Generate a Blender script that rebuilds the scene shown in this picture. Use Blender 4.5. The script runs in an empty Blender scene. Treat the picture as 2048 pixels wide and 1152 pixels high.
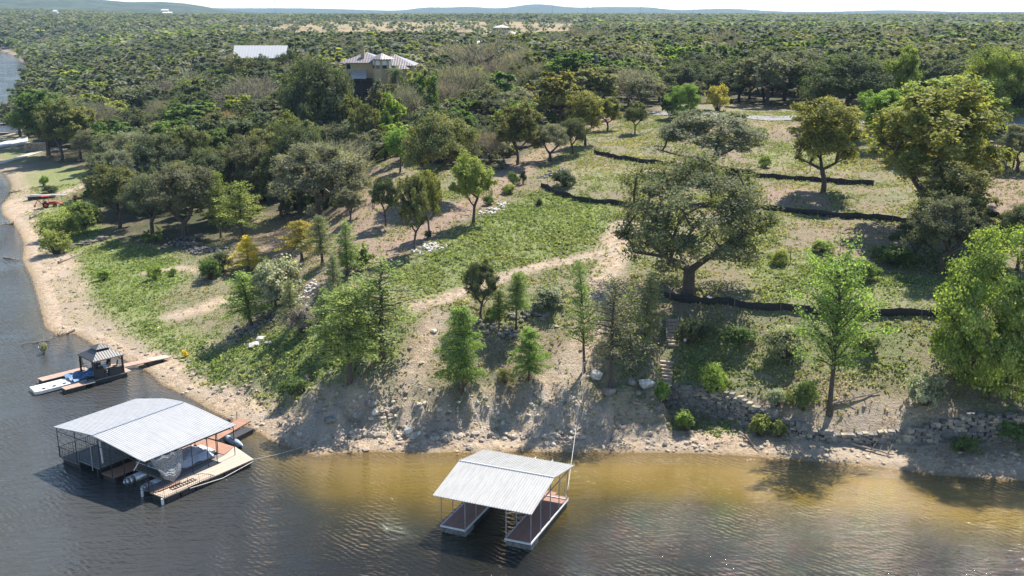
import bpy, math, random
import numpy as np
from mathutils import Vector, Matrix
R = math.radians
C = bpy.context.scene.collection
SC = bpy.context.scene
# ------------------------------------------------------------------ camera, sky, sun, exposure
FPX = 2100.0; PITCH = math.atan(548/FPX); CAMZ = 40.0
cam = bpy.data.cameras.new('camera'); cam.sensor_width = 36; cam.lens = 36*FPX/2048
cam.clip_start = 1; cam.clip_end = 30000
camo = bpy.data.objects.new('camera', cam); C.objects.link(camo)
camo.location = (0, 0, CAMZ); camo.rotation_euler = (R(90)-PITCH, 0, 0); SC.camera = camo
SUN_EL, SUN_AZ = 54.0, 30.0          # degrees; azimuth measured from +Y towards +X
w = bpy.data.worlds.new('World'); SC.world = w; w.use_nodes = True
nt = w.node_tree; bg = nt.nodes['Background']
sky = nt.nodes.new('ShaderNodeTexSky'); sky.sky_type = 'NISHITA'; sky.sun_disc = False
sky.sun_elevation = R(SUN_EL); sky.sun_rotation = R(SUN_AZ); sky.air_density = 1.0; sky.dust_density = 0.25; sky.ozone_density = 3.0; sky.altitude = 200
nt.links.new(sky.outputs[0], bg.inputs[0]); bg.inputs[1].default_value = 0.11
sl = bpy.data.lights.new('sun', 'SUN'); sl.energy = 5.0; sl.angle = R(0.5); sl.color = (1, .94, .85)
so = bpy.data.objects.new('sun', sl); C.objects.link(so)
sd_ = Vector((math.sin(R(SUN_AZ))*math.cos(R(SUN_EL)), math.cos(R(SUN_AZ))*math.cos(R(SUN_EL)), math.sin(R(SUN_EL))))
so.rotation_euler = sd_.to_track_quat('Z', 'Y').to_euler()
SC.view_settings.view_transform = 'Standard'; SC.view_settings.look = 'None'
SC.view_settings.gamma = 1; SC.view_settings.exposure = 1.15
SC.render.engine = 'CYCLES'
SC.cycles.max_bounces = 5; SC.cycles.diffuse_bounces = 2; SC.cycles.glossy_bounces = 2
SC.cycles.transparent_max_bounces = 8; SC.cycles.transmission_bounces = 3; SC.cycles.volume_bounces = 0

# ------------------------------------------------------------------ pixel <-> world helpers (photo pixels, 2048 x 1152)
cP, sP = math.cos(PITCH), math.sin(PITCH)
def ray(px, py):
    u = (px-1024)/FPX; v = (576-py)/FPX
    return np.array([u, cP+v*sP, -sP+v*cP])
def at(px, py, z=0.0):
    d = ray(px, py); t = (z-CAMZ)/d[2]
    return np.array([d[0]*t, d[1]*t, z])

# ------------------------------------------------------------------ noise
def _hash(ix, iy, seed):
    n = (ix.astype(np.int64)*374761393 + iy.astype(np.int64)*668265263 + seed*974634777) & 0xffffffff
    n = ((n ^ (n >> 13))*1274126177) & 0xffffffff
    return ((n ^ (n >> 16)) & 0xffff)/65535.0
def vnoise(x, y, s, seed=1):
    x = np.asarray(x, float)/s; y = np.asarray(y, float)/s
    ix = np.floor(x); iy = np.floor(y); fx = x-ix; fy = y-iy
    fx = fx*fx*(3-2*fx); fy = fy*fy*(3-2*fy)
    a = _hash(ix, iy, seed); b = _hash(ix+1, iy, seed); c = _hash(ix, iy+1, seed); d = _hash(ix+1, iy+1, seed)
    return (a*(1-fx)+b*fx)*(1-fy)+(c*(1-fx)+d*fx)*fy - .5
def fnoise(x, y, s, seed=1, o=3):
    r = 0; a = 1.0
    for k in range(o):
        r = r + a*vnoise(x, y, s/2**k, seed+k*7); a *= .5
    return r
def sstep(a, b, x):
    t = np.clip((x-a)/(b-a), 0, 1); return t*t*(3-2*t)

# ------------------------------------------------------------------ terrain
shore_px = [(0,103),(30,113),(48,132),(58,155),(46,175),(40,205),(28,236),(38,262),(0,272),(-40,285),(-90,305),(-60,330),(0,344),(14,356),(22,370),(17,392),(0,412),(4,430),
            (26,449),(38,468),(46,488),(43,520),(62,557),(78,612),(88,655),(112,672),(149,668),(181,688),(232,713),(281,737),(299,748),(323,771),(369,792),
            (420,822),(470,846),(506,862),(540,882),(571,892),(610,905),(639,912),(673,907),(742,904),(850,906),(947,905),(1050,903),(1147,905),(1294,905),(1400,907),(1489,912),
            (1560,917),(1635,925),(1700,928),(1781,937),(1878,951),(2048,962),(2250,985)]
SH = np.array([[-1500, 1350.], [-900, 1300.]] + [at(*p)[:2].tolist() for p in shore_px] + [[75., 74.], [100., 60.], [140., 20.]])
WPOLY = np.vstack([SH, [[140, -80], [-1600, -80]]])
def inpoly(x, y, P):
    x = np.asarray(x, float); y = np.asarray(y, float); r = np.zeros(x.shape, bool)
    n = len(P)
    for i in range(n):
        x0, y0 = P[i]; x1, y1 = P[(i+1) % n]
        if y0 == y1: continue
        c = ((y0 > y) != (y1 > y)) & (x < (x1-x0)*(y-y0)/(y1-y0)+x0)
        r ^= c
    return r
def pdist(x, y, P, closed=False):
    x = np.asarray(x, float); y = np.asarray(y, float); m = np.full(x.shape, 1e9)
    n = len(P)
    for i in range(n if closed else n-1):
        ax, ay = P[i]; bx, by = P[(i+1) % n]
        dx, dy = bx-ax, by-ay; L = dx*dx+dy*dy+1e-9
        t = np.clip(((x-ax)*dx+(y-ay)*dy)/L, 0, 1)
        m = np.minimum(m, (x-ax-t*dx)**2+(y-ay-t*dy)**2)
    return np.sqrt(m)
def shore_d(x, y):
    d = pdist(x, y, SH); return np.where(inpoly(x, y, WPOLY), -d, d)
wall_px = [(1330,803,1.6),(1400,818,1.3),(1470,838,1.1),(1560,862,.9),(1640,878,.8),(1750,884,.8),(1850,884,.9),(1950,880,1.0),(2048,876,1.1),(2200,872,1.2)]
WALL = np.array([at(a, b, c)[:2] for a, b, c in wall_px])
def far_relief(x, y):
    z = np.zeros_like(x)
    u = x/np.maximum(y, 1)/.9676*1.0
    z += 10*sstep(950, 1900, y)
    z += 25*sstep(2600, 8000, y)
    def ridge(pc, sig, y0, sy, h):
        uc = (pc-1024)/FPX*.9676/.9676
        return h*np.exp(-((u*.9676-uc)/(sig/FPX))**2/2)*np.exp(-((y-y0)/sy)**2/2)
    z += ridge(30, 230, 4300, 700, 62) + ridge(380, 60, 4300, 500, 22) + ridge(-200, 260, 4300, 800, 60)
    z += ridge(30, 160, 2500, 380, 9)
    for pc, sg, h in ((300, 150, 30), (620, 120, 22), (940, 40, 34), (1070, 45, 52), (1210, 60, 34), (1430, 60, 22), (860, 30, 24), (1290, 30, 16), (1760, 60, 12)):
        z += ridge(pc, sg, 8000, 500, h)
    return z
def H(x, y):
    x = np.atleast_1d(np.asarray(x, float)); y = np.atleast_1d(np.asarray(y, float))
    d = shore_d(x, y)
    G = np.interp(d, [0,3,12,30,60,100,150,250,600], [0,.35,1.1,2.8,7,12,16,18.5,20])
    B = np.interp(d, [0,2.5,4.0,7.5,11,20,40,70,140,250,600], [0,.35,.9,3.4,5,9,11.5,14,18,19,20])
    e = 1-sstep(-40, -20, x)
    z = B*(1-e)+G*e
    yw = np.interp(x, WALL[:, 0], WALL[:, 1]); s = y-yw
    ww = sstep(WALL[0, 0]-1.2, WALL[0, 0]+.2, x)*(d > 0)
    zw = np.where(s < 0, np.minimum(.11*d+.1*sstep(0, 2, d), 1.1), 2.85+.40*s)
    zb = np.minimum(z, zw); zb = np.where((s > 0) & (s < .25), np.minimum(zb, 1.1+s*6.6), zb)
    z = z*(1-ww)+zb*ww
    land = sstep(0, 6, d)
    z = z + land*(fnoise(x, y, 14, 3)*.8*sstep(6, 40, d) + fnoise(x, y, 60, 5)*2.2*sstep(60, 200, d))
    steep = np.exp(-((d-6)/3.5)**2)*(1-e)*(1-ww)
    near = y < 400
    gul = np.abs(fnoise(x, y*.35, 2.6, 11))
    z = z + np.where(near, steep*(-2.8*gul+.6) + (.16+.5*steep)*fnoise(x, y, 1.3, 21)*sstep(.5, 3, d), 0)
    z = z + far_relief(x, y)*(d > 0)
    z = np.where(d < 0, -(.14+.8*(1-sstep(-34, -14, x)))*np.minimum(-d, 8)-.25*np.clip(-d-8, 0, 12), z)
    return z
def ground(px, py):
    d = ray(px, py); t = np.concatenate([np.arange(50, 400, .25), np.geomspace(400, 9000, 900)])
    x, y, z = d[0]*t, d[1]*t, CAMZ+d[2]*t
    h = np.maximum(H(x, y), 0); k = np.argmax(h >= z)
    if k == 0: k = len(t)-1
    return np.array([x[k], y[k], h[k]])
def gpoly(pts): return np.array([ground(*p)[:2] for p in pts])
def h1(x, y): return float(H(x, y)[0])

# ------------------------------------------------------------------ mesh helpers
class MB:
    def __init__(s): s.v = []; s.f = []; s.m = []
    def add(s, v, f, m=0):
        o = len(s.v); s.v += [tuple(p) for p in v]; s.f += [tuple(i+o for i in q) for q in f]; s.m += [m]*len(f)
    def box(s, c, d, rz=0, m=0, rx=0, ry=0):
        M = Matrix.Rotation(rz, 3, 'Z') @ Matrix.Rotation(ry, 3, 'Y') @ Matrix.Rotation(rx, 3, 'X')
        v = [Vector(c)+M @ Vector((a*d[0]/2, b*d[1]/2, e*d[2]/2)) for a in (-1, 1) for b in (-1, 1) for e in (-1, 1)]
        s.add(v, [(0,1,3,2),(4,6,7,5),(0,4,5,1),(2,3,7,6),(0,2,6,4),(1,5,7,3)], m)
    def tube(s, a, b, r0, r1=None, n=6, m=0, cap=True):
        a = Vector(a); b = Vector(b); r1 = r0 if r1 is None else r1
        d = b-a
        if d.length < 1e-5: return
        q = d.to_track_quat('Z', 'Y'); v = []
        for p, r in ((a, r0), (b, r1)):
            for k in range(n):
                t = 2*math.pi*k/n; v.append(p+q @ Vector((r*math.cos(t), r*math.sin(t), 0)))
        f = [(k, (k+1) % n, n+(k+1) % n, n+k) for k in range(n)]
        if cap: f += [tuple(range(n-1, -1, -1)), tuple(range(n, 2*n))]
        s.add(v, f, m)
    def path(s, pts, r, n=6, m=0):
        for a, b in zip(pts[:-1], pts[1:]): s.tube(a, b, r, r, n, m)
    def prism(s, poly, z0, z1, m=0):
        n = len(poly)
        v = [(p[0], p[1], z0) for p in poly]+[(p[0], p[1], z1) for p in poly]
        s.add(v, [tuple(range(n-1, -1, -1)), tuple(range(n, 2*n))]+[(k, (k+1) % n, n+(k+1) % n, n+k) for k in range(n)], m)
    def slab(s, quad, t, m=0):          # thick sheet under a quad / polygon (list of 3D points, top face)
        n = len(quad); v = [tuple(p) for p in quad]+[(p[0], p[1], p[2]-t) for p in quad]
        s.add(v, [tuple(range(n)), tuple(range(2*n-1, n-1, -1))]+[(k, n+k, n+(k+1) % n, (k+1) % n) for k in range(n)], m)
    def rock(s, c, r, rnd, fl=.6, m=0):
        v, f = ICO; M = Matrix.Rotation(rnd.uniform(0, 6.3), 3, 'Z') @ Matrix.Rotation(rnd.uniform(-.4, .4), 3, 'X')
        sx, sy = rnd.uniform(.75, 1.3), rnd.uniform(.6, 1.0)
        s.add([Vector(c)+M @ Vector((p[0]*sx*r, p[1]*sy*r, p[2]*fl*r))*rnd.uniform(.78, 1.15) for p in v], f, m)
    def build(s, name, mats, parent=None, smooth=False):
        me = bpy.data.meshes.new(name); me.from_pydata(s.v, [], s.f)
        if not isinstance(mats, (list, tuple)): mats = [mats]
        for q in mats: me.materials.append(q)
        me.polygons.foreach_set('material_index', s.m)
        if smooth: me.polygons.foreach_set('use_smooth', [True]*len(me.polygons))
        me.update()
        o = bpy.data.objects.new(name, me); C.objects.link(o)
        if parent: o.parent = parent
        return o
def _ico():
    t = (1+5**.5)/2
    v = [(-1,t,0),(1,t,0),(-1,-t,0),(1,-t,0),(0,-1,t),(0,1,t),(0,-1,-t),(0,1,-t),(t,0,-1),(t,0,1),(-t,0,-1),(-t,0,1)]
    v = [Vector(p).normalized() for p in v]
    f = [(0,11,5),(0,5,1),(0,1,7),(0,7,10),(0,10,11),(1,5,9),(5,11,4),(11,10,2),(10,7,6),(7,1,8),(3,9,4),(3,4,2),(3,2,6),(3,6,8),(3,8,9),(4,9,5),(2,4,11),(6,2,10),(8,6,7),(9,8,1)]
    return v, f
ICO = _ico()
def tag(o, label=None, cat=None, group=None, kind=None):
    if label: o['label'] = label
    if cat: o['category'] = cat
    if group: o['group'] = group
    if kind: o['kind'] = kind
    return o
def empty(name, loc, rz=0, label=None, cat=None, group=None):
    o = bpy.data.objects.new(name, None); C.objects.link(o); o.empty_display_size = .5
    o.location = loc; o.rotation_euler = (0, 0, rz); return tag(o, label, cat, group)
def npmesh(name, V, nv, mats, midx=None, attrs=None, smooth=False):
    """V (M,3) verts, faces are consecutive runs: nv = verts per face (4)"""
    me = bpy.data.meshes.new(name); M = len(V); n = M//nv
    me.vertices.add(M); me.vertices.foreach_set('co', np.ascontiguousarray(V, dtype=np.float32).ravel())
    me.loops.add(M); me.loops.foreach_set('vertex_index', np.arange(M, dtype=np.int32))
    me.polygons.add(n); me.polygons.foreach_set('loop_start', np.arange(0, M, nv, dtype=np.int32))
    if midx is not None: me.polygons.foreach_set('material_index', np.asarray(midx, dtype=np.int32))
    for m in mats: me.materials.append(m)
    for k, a in (attrs or {}).items():
        if a.ndim == 1:
            at_ = me.attributes.new(k, 'FLOAT', 'FACE'); at_.data.foreach_set('value', a.astype(np.float32))
        else:
            at_ = me.attributes.new(k, 'FLOAT_COLOR', 'FACE'); at_.data.foreach_set('color', np.hstack([a, np.ones((len(a), 1))]).astype(np.float32).ravel())
    me.update(); return me

# ------------------------------------------------------------------ materials
def mat(name): 
    m = bpy.data.materials.new(name); m.use_nodes = True; return m, m.node_tree, m.node_tree.nodes['Principled BSDF']
def N(t, ty, **k):
    n = t.nodes.new(ty)
    for a, b in k.items():
        if hasattr(n, a): setattr(n, a, b)
        else: n.inputs[a.replace('_', ' ')].default_value = b
    return n
def mixc(t, f, a, b, mode='MIX'):
    n = t.nodes.new('ShaderNodeMix'); n.data_type = 'RGBA'; n.blend_type = mode
    for i, x in ((0, f), (6, a), (7, b)):
        if isinstance(x, (int, float)): n.inputs[i].default_value = x
        elif isinstance(x, tuple): n.inputs[i].default_value = (*x, 1) if len(x) == 3 else x
        else: t.links.new(x, n.inputs[i])
    return n.outputs[2]
def mth(t, op, a, b=None, cl=False):
    n = t.nodes.new('ShaderNodeMath'); n.operation = op; n.use_clamp = cl
    for i, x in ((0, a), (1, b)):
        if x is None: continue
        if isinstance(x, (int, float)): n.inputs[i].default_value = x
        else: t.links.new(x, n.inputs[i])
    return n.outputs[0]
def mapr(t, v, a, b, c=0., d=1.):
    n = t.nodes.new('ShaderNodeMapRange'); t.links.new(v, n.inputs[0])
    for i, x in enumerate((a, b, c, d)): n.inputs[i+1].default_value = x
    return n.outputs[0]
def attr(t, nm):
    n = t.nodes.new('ShaderNodeAttribute'); n.attribute_name = nm; return n
def noise(t, scale, detail=4, rough=.6, vec=None, dim=None):
    n = t.nodes.new('ShaderNodeTexNoise'); n.inputs['Scale'].default_value = scale; n.inputs['Detail'].default_value = detail; n.inputs['Roughness'].default_value = rough
    if vec is not None: t.links.new(vec, n.inputs['Vector'])
    return n.outputs[0]
def plain(name, col, rough=.7, metal=0, var=.25, scale=6., bump=0.0, col2=None):
    m, t, b = mat(name)
    tc = N(t, 'ShaderNodeTexCoord'); n = noise(t, scale, 5, .6, tc.outputs['Object'])
    c2 = col2 or tuple(c*(1-var) for c in col)
    t.links.new(mixc(t, mapr(t, n, .35, .65), c2, tuple(min(1, c*(1+var*.4)) for c in col)), b.inputs['Base Color'])
    b.inputs['Roughness'].default_value = rough; b.inputs['Metallic'].default_value = metal
    if bump:
        bp = N(t, 'ShaderNodeBump'); bp.inputs['Strength'].default_value = .6; bp.inputs['Distance'].default_value = bump
        t.links.new(n, bp.inputs['Height']); t.links.new(bp.outputs[0], b.inputs['Normal'])
    return m
def leafmat(name, trans=.42):
    m, t, b = mat(name); t.nodes.remove(b); out = t.nodes['Material Output']
    oi = N(t, 'ShaderNodeObjectInfo'); a = attr(t, 'tint')
    v = mapr(t, a.outputs['Fac'], 0, 1, .6, 1.95)
    vc = N(t, 'ShaderNodeCombineColor')
    r = mth(t, 'MULTIPLY', v, mapr(t, a.outputs['Fac'], 0, 1, .92, 1.12))
    for i, x in enumerate((r, v, mth(t, 'MULTIPLY', v, .95))): t.links.new(x, vc.inputs[i])
    col = mixc(t, 1., oi.outputs['Color'], vc.outputs[0], 'MULTIPLY')
    col = mixc(t, 1., col, attr(t, 'col').outputs['Color'], 'MULTIPLY') if name.endswith('merged') else col
    d = N(t, 'ShaderNodeBsdfDiffuse'); t.links.new(col, d.inputs[0])
    tr = N(t, 'ShaderNodeBsdfTranslucent'); t.links.new(mixc(t, 1., col, (1.35, 1.4, .6), 'MULTIPLY'), tr.inputs[0])
    g = N(t, 'ShaderNodeBsdfGlossy'); g.inputs['Roughness'].default_value = .6; g.inputs[0].default_value = (1, 1, 1, 1)
    ms = N(t, 'ShaderNodeMixShader'); ms.inputs[0].default_value = trans
    t.links.new(d.outputs[0], ms.inputs[1]); t.links.new(tr.outputs[0], ms.inputs[2])
    m2 = N(t, 'ShaderNodeMixShader'); m2.inputs[0].default_value = .012
    t.links.new(ms.outputs[0], m2.inputs[1]); t.links.new(g.outputs[0], m2.inputs[2])
    t.links.new(m2.outputs[0], out.inputs[0]); return m
M_leaf = leafmat('leaves'); M_far = leafmat('leaves merged')
M_bark = plain('bark', (.085, .065, .05), .9, var=.4, scale=5)
M_grey = plain('pale bark', (.20, .17, .15), .9, var=.3, scale=5)

# ------------------------------------------------------------------ terrain mesh, masks, ground material
OPEN_PX = [
 [(640,914),(575,830),(560,770),(640,700),(640,640),(620,580),(740,540),(830,500),(860,480),(960,440),(1010,400),(1060,345),(1120,300),(1190,262),(1250,228),(1340,205),(2048,236),(2120,300),(2100,990),(1400,930)],
 [(-60,290),(20,262),(60,285),(100,300),(85,320),(170,330),(240,350),(200,400),(190,450),(250,480),(340,500),(480,500),(520,530),(500,640),(640,690),(640,760),(640,930),(480,870),(280,760),(30,690),(-40,500)],
 [(640,570),(500,560),(430,500),(470,430),(560,430),(690,430),(700,340),(790,325),(900,330),(1010,345),(1060,300),(1180,240),(1250,225),(1180,290),(1050,390),(860,490)],
 [(1850,345),(2100,345),(2100,430),(1880,430)]]
OPEN = [gpoly(p) for p in OPEN_PX]
TAN = [np.array([[x*s, s] for x, s in a]) for a in (
   [((540-1024)/2170*1.0, 900), ((760-1024)/2170, 800), ((1150-1024)/2170, 950), ((1180-1024)/2170, 1500), ((1000-1024)/2170, 1680), ((660-1024)/2170, 1700), ((500-1024)/2170, 1400)],
   [(-.455, 1500), (-.42, 1500), (-.42, 1640), (-.455, 1640)], [(-.385, 1450), (-.33, 1450), (-.33, 1540), (-.385, 1560)], [(-.26, 1150), (-.225, 1180), (-.235, 1500), (-.265, 1500)],
   [(.06, 1350), (.12, 1400), (.11, 1600), (.05, 1550)], [(.25, 2000), (.4, 2000), (.4, 2250), (.25, 2250)])]
def is_open(x, y):
    r = np.zeros(np.shape(x), bool)
    for p in OPEN+TAN: r |= inpoly(x, y, p)
    return r
def softpoly(x, y, P, soft):
    d = pdist(x, y, P, True); i = inpoly(x, y, P)
    return sstep(-soft, soft, np.where(i, d, -d))
def stroke(x, y, P, r, soft):
    return 1-sstep(r-soft, r+soft, pdist(x, y, P))
LUSH = [([(148,505),(230,482),(340,505),(370,560),(310,600),(330,650),(420,670),(430,700),(560,660),(640,640),(760,640),(790,700),(690,745),(600,800),(520,800),(420,772),(340,730),(270,680),(185,600)], 1, 2.5),
        ([(840,520),(950,450),(1080,385),(1230,402),(1240,480),(1130,515),(1030,545),(930,585),(850,590),(760,570)], .8, 2.5),
        ([(35,350),(100,335),(200,335),(230,352),(160,378),(70,392)], .75, 2.5), ([(60,425),(110,412),(190,400),(200,480),(150,508),(90,505),(62,465)], .9, 2),
        ([(0,300),(90,300),(60,322),(0,330)], .55, 2), ([(0,268),(45,262),(60,282),(0,290)], .55, 2),
        ([(1470,510),(1620,505),(1900,560),(1880,605),(1500,600)], .6, 3), ([(1500,640),(1890,640),(1880,720),(1800,790),(1520,720)], .45, 4),
        ([(1340,830),(1470,850),(1560,868),(1550,885),(1380,880),(1310,850)], .75, 1.2), ([(1340,650),(1480,660),(1480,790),(1340,770)], .75, 2.5),
        ([(1150,375),(1290,390),(1290,350),(1170,335)], .4, 3), ([(1500,300),(1720,300),(1700,340),(1520,340)], .35, 3), ([(1480,430),(1560,440),(1540,500),(1480,500)], .6, 2),
        ([(850,600),(960,620),(1100,590),(1150,640),(1060,680),(860,660)], .45, 3)]
SAND = [([(1250,450),(1228,500),(1206,580),(1192,640),(1150,720),(1090,800),(1060,860)], 1.9, 1.1), ([(820,618),(880,600),(950,572),(1020,550),(1110,528),(1230,498)], 1.1, .9),
        ([(870,640),(840,700),(820,760)], 1.5, 1.5), ([(350,632),(400,620),(450,600)], 1.8, 1.6), ([(130,385),(180,365),(210,345)], 1.6, 1.5), ([(300,545),(360,535),(420,540)], 1.2, 1.2)]
DIRT = [([(1230,232),(1180,252),(1110,292),(1040,335),(960,402),(860,455),(740,522),(640,562)], 3.2, 1.6)]
DIRTP = [([(690,325),(800,325),(830,440),(800,500),(700,530),(560,570),(480,525),(520,430),(690,430)], .85, 5), ([(1480,370),(1650,385),(1640,412),(1500,408)], .9, 3),
         ([(1560,445),(1830,455),(1820,505),(1640,525),(1590,490)], .7, 4), ([(1880,350),(2100,350),(2100,430),(1880,430)], .9, 3), ([(1200,318),(1300,335),(1270,385),(1100,372)], .55, 4),
         ([(1370,236),(1640,250),(1600,275),(1330,275)], .8, 4), ([(980,640),(1160,640),(1160,720),(1000,720)], .6, 3), ([(1330,300),(1700,300),(1700,360),(1330,330)], .5, 5)]
for L in (LUSH, DIRTP):
    for i, (p, a, b) in enumerate(L): L[i] = (gpoly(p), a, b)
for L in (SAND, DIRT):
    for i, (p, a, b) in enumerate(L): L[i] = (gpoly(p), a, b)
def masks(x, y, d=None):
    if d is None: d = shore_d(x, y)
    wob = fnoise(x, y, 5, 33)*4
    lush = np.zeros(x.shape); sand = np.zeros(x.shape); dirt = np.zeros(x.shape)
    for P, a, s in LUSH: lush = np.maximum(lush, a*softpoly(x+wob*.5, y-wob*.5, P, s))
    for P, r, s in SAND: sand = np.maximum(sand, stroke(x+wob*.2, y, P, r, s))
    for P, r, s in DIRT: dirt = np.maximum(dirt, stroke(x, y, P, r, s))
    for P, a, s in DIRTP: dirt = np.maximum(dirt, a*softpoly(x+wob, y, P, s))
    e = 1-sstep(-40, -22, x)
    bw = 8*(1-e)+9*e
    beach = 1-sstep(bw-3, bw+2, d+wob*.8); beach = beach*(1-.45*(1-e)*(d > 4)*sstep(-.15, .25, fnoise(x, y, 4.5, 64)))*np.where(y > 230, .6, 1)*(1-.38*e*(d > 2.5)*(fnoise(x, y, 9, 61) > -.1))
    lushc = lush*(1-sand*.9)
    sand = np.maximum(sand, beach*(1-lush*.75*(d > 4)))
    op = np.zeros(x.shape)
    for P in OPEN: op = np.maximum(op, softpoly(x+wob*.5, y, P, 3))
    tan = np.zeros(x.shape)
    for P in TAN: tan = np.maximum(tan, inpoly(x, y, P)*1.0)
    return lushc, sand, dirt, op, tan
rows = [40.0]
while rows[-1] < 9500: rows.append(rows[-1]+(2.0 if rows[-1] < 64 else max(.3, .0058*rows[-1]-.15)))
rows = np.array(rows); NC = 640
uu = np.linspace(-.66, .66, NC)
GX = (uu[None, :]*(rows[:, None]+42)); GY = np.repeat(rows[:, None], NC, 1)
GD = shore_d(GX.ravel(), GY.ravel()).reshape(GX.shape)
GH = H(GX.ravel(), GY.ravel()).reshape(GX.shape)
def gridmesh(name, X, Y, Z, keep, attrs, m):
    nr, nc = X.shape
    idx = np.arange(nr*nc).reshape(nr, nc)
    q = np.stack([idx[:-1, :-1], idx[:-1, 1:], idx[1:, 1:], idx[1:, :-1]], -1).reshape(-1, 4)
    q = q[keep.reshape(-1)]
    used = np.unique(q); remap = np.full(nr*nc, -1); remap[used] = np.arange(len(used)); q = remap[q]
    V = np.stack([X.ravel(), Y.ravel(), Z.ravel()], -1)[used]
    me = bpy.data.meshes.new(name); me.vertices.add(len(V)); me.vertices.foreach_set('co', V.astype(np.float32).ravel())
    me.loops.add(q.size); me.loops.foreach_set('vertex_index', q.astype(np.int32).ravel())
    me.polygons.add(len(q)); me.polygons.foreach_set('loop_start', np.arange(0, q.size, 4, dtype=np.int32))
    me.polygons.foreach_set('use_smooth', np.ones(len(q), bool))
    for k, a in attrs.items():
        at_ = me.attributes.new(k, 'FLOAT', 'POINT'); at_.data.foreach_set('value', a.ravel()[used].astype(np.float32))
    me.materials.append(m); me.update()
    o = bpy.data.objects.new(name, me); C.objects.link(o); return o
lush, sand, dirt, opn, tan = masks(GX.ravel(), GY.ravel(), GD.ravel())

Mg, t, b = mat('ground')
geo = N(t, 'ShaderNodeNewGeometry'); P = geo.outputs['Position']
n1 = noise(t, .16, 6, .65, P); n2 = noise(t, 1.1, 6, .7, P); n3 = noise(t, 5.0, 4, .7, P); n4 = noise(t, .035, 4, .6, P)
fine = mapr(t, n3, .3, .7, .5, 1.4)
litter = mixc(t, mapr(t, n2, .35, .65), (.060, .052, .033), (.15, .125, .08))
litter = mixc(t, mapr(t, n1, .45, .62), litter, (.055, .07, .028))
weed = mixc(t, mapr(t, n2, .38, .62), (.25, .215, .14), (.115, .14, .06))
weed = mixc(t, mapr(t, n1, .42, .60), weed, (.22, .175, .115))
lushc = mixc(t, mapr(t, n2, .35, .65), (.13, .18, .048), (.215, .235, .09))
dirtc = mixc(t, mapr(t, n2, .35, .68), (.32, .225, .165), (.20, .15, .11))
sandc = mixc(t, mapr(t, n2, .40, .62), (.50, .385, .27), (.28, .21, .15))
rockc = mixc(t, mapr(t, n3, .42, .6), (.56, .48, .38), (.19, .155, .12))
sandc = mixc(t, mth(t, 'ADD', mapr(t, n1, .48, .56, 0, .5), mth(t, 'MULTIPLY', attr(t, 'bank').outputs['Fac'], mapr(t, n2, .44, .56, .0, .85)), True), sandc, rockc)
tanc = mixc(t, mapr(t, n4, .3, .7), (.30, .22, .12), (.20, .165, .09))
farc = mixc(t, mapr(t, noise(t, .012, 5, .7, P), .4, .6), (.028, .042, .022), (.065, .08, .045))
A = {k: attr(t, k).outputs['Fac'] for k in ('lush', 'sand', 'dirt', 'open', 'tan', 'far', 'wet')}
jit = mth(t, 'MULTIPLY', mth(t, 'SUBTRACT', n2, .5), 1.5)
def m_(k): return mth(t, 'MULTIPLY', mth(t, 'ADD', A[k], mth(t, 'MULTIPLY', jit, mth(t, 'MULTIPLY', A[k], mth(t, 'MULTIPLY', mth(t, 'SUBTRACT', 1.15, A[k]), 4.)))), 1., True)
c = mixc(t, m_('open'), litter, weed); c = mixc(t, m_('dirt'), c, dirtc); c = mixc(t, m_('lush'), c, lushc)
c = mixc(t, m_('sand'), c, sandc); c = mixc(t, A['far'], c, farc); c = mixc(t, A['tan'], c, tanc)
c = mixc(t, A['wet'], c, (.17, .12, .05))
vv = N(t, 'ShaderNodeCombineColor'); [t.links.new(fine, vv.inputs[i]) for i in range(3)]
c = mixc(t, 1., c, vv.outputs[0], 'MULTIPLY')
t.links.new(c, b.inputs['Base Color']); b.inputs['Roughness'].default_value = .95; b.inputs['Specular IOR Level'].default_value = .15
bp = N(t, 'ShaderNodeBump'); bp.inputs['Strength'].default_value = .9; bp.inputs['Distance'].default_value = .22
t.links.new(mth(t, 'ADD', n3, mth(t, 'MULTIPLY', n2, 1.5)), bp.inputs['Height']); t.links.new(bp.outputs[0], b.inputs['Normal'])
farw = sstep(2250, 2700, GY.ravel())
gr = gridmesh('ground', GX, GY, GH, np.ones((len(rows)-1, NC-1), bool),
     dict(lush=lush, sand=sand, dirt=dirt, open=opn, tan=tan, far=farw, wet=1-sstep(-.15, .24, GH.ravel()), bank=np.exp(-((GD.ravel()-6)/3.5)**2)*sstep(-40, -20, GX.ravel())*(GX.ravel() < 15)), Mg)
tag(gr, kind='structure')
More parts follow.
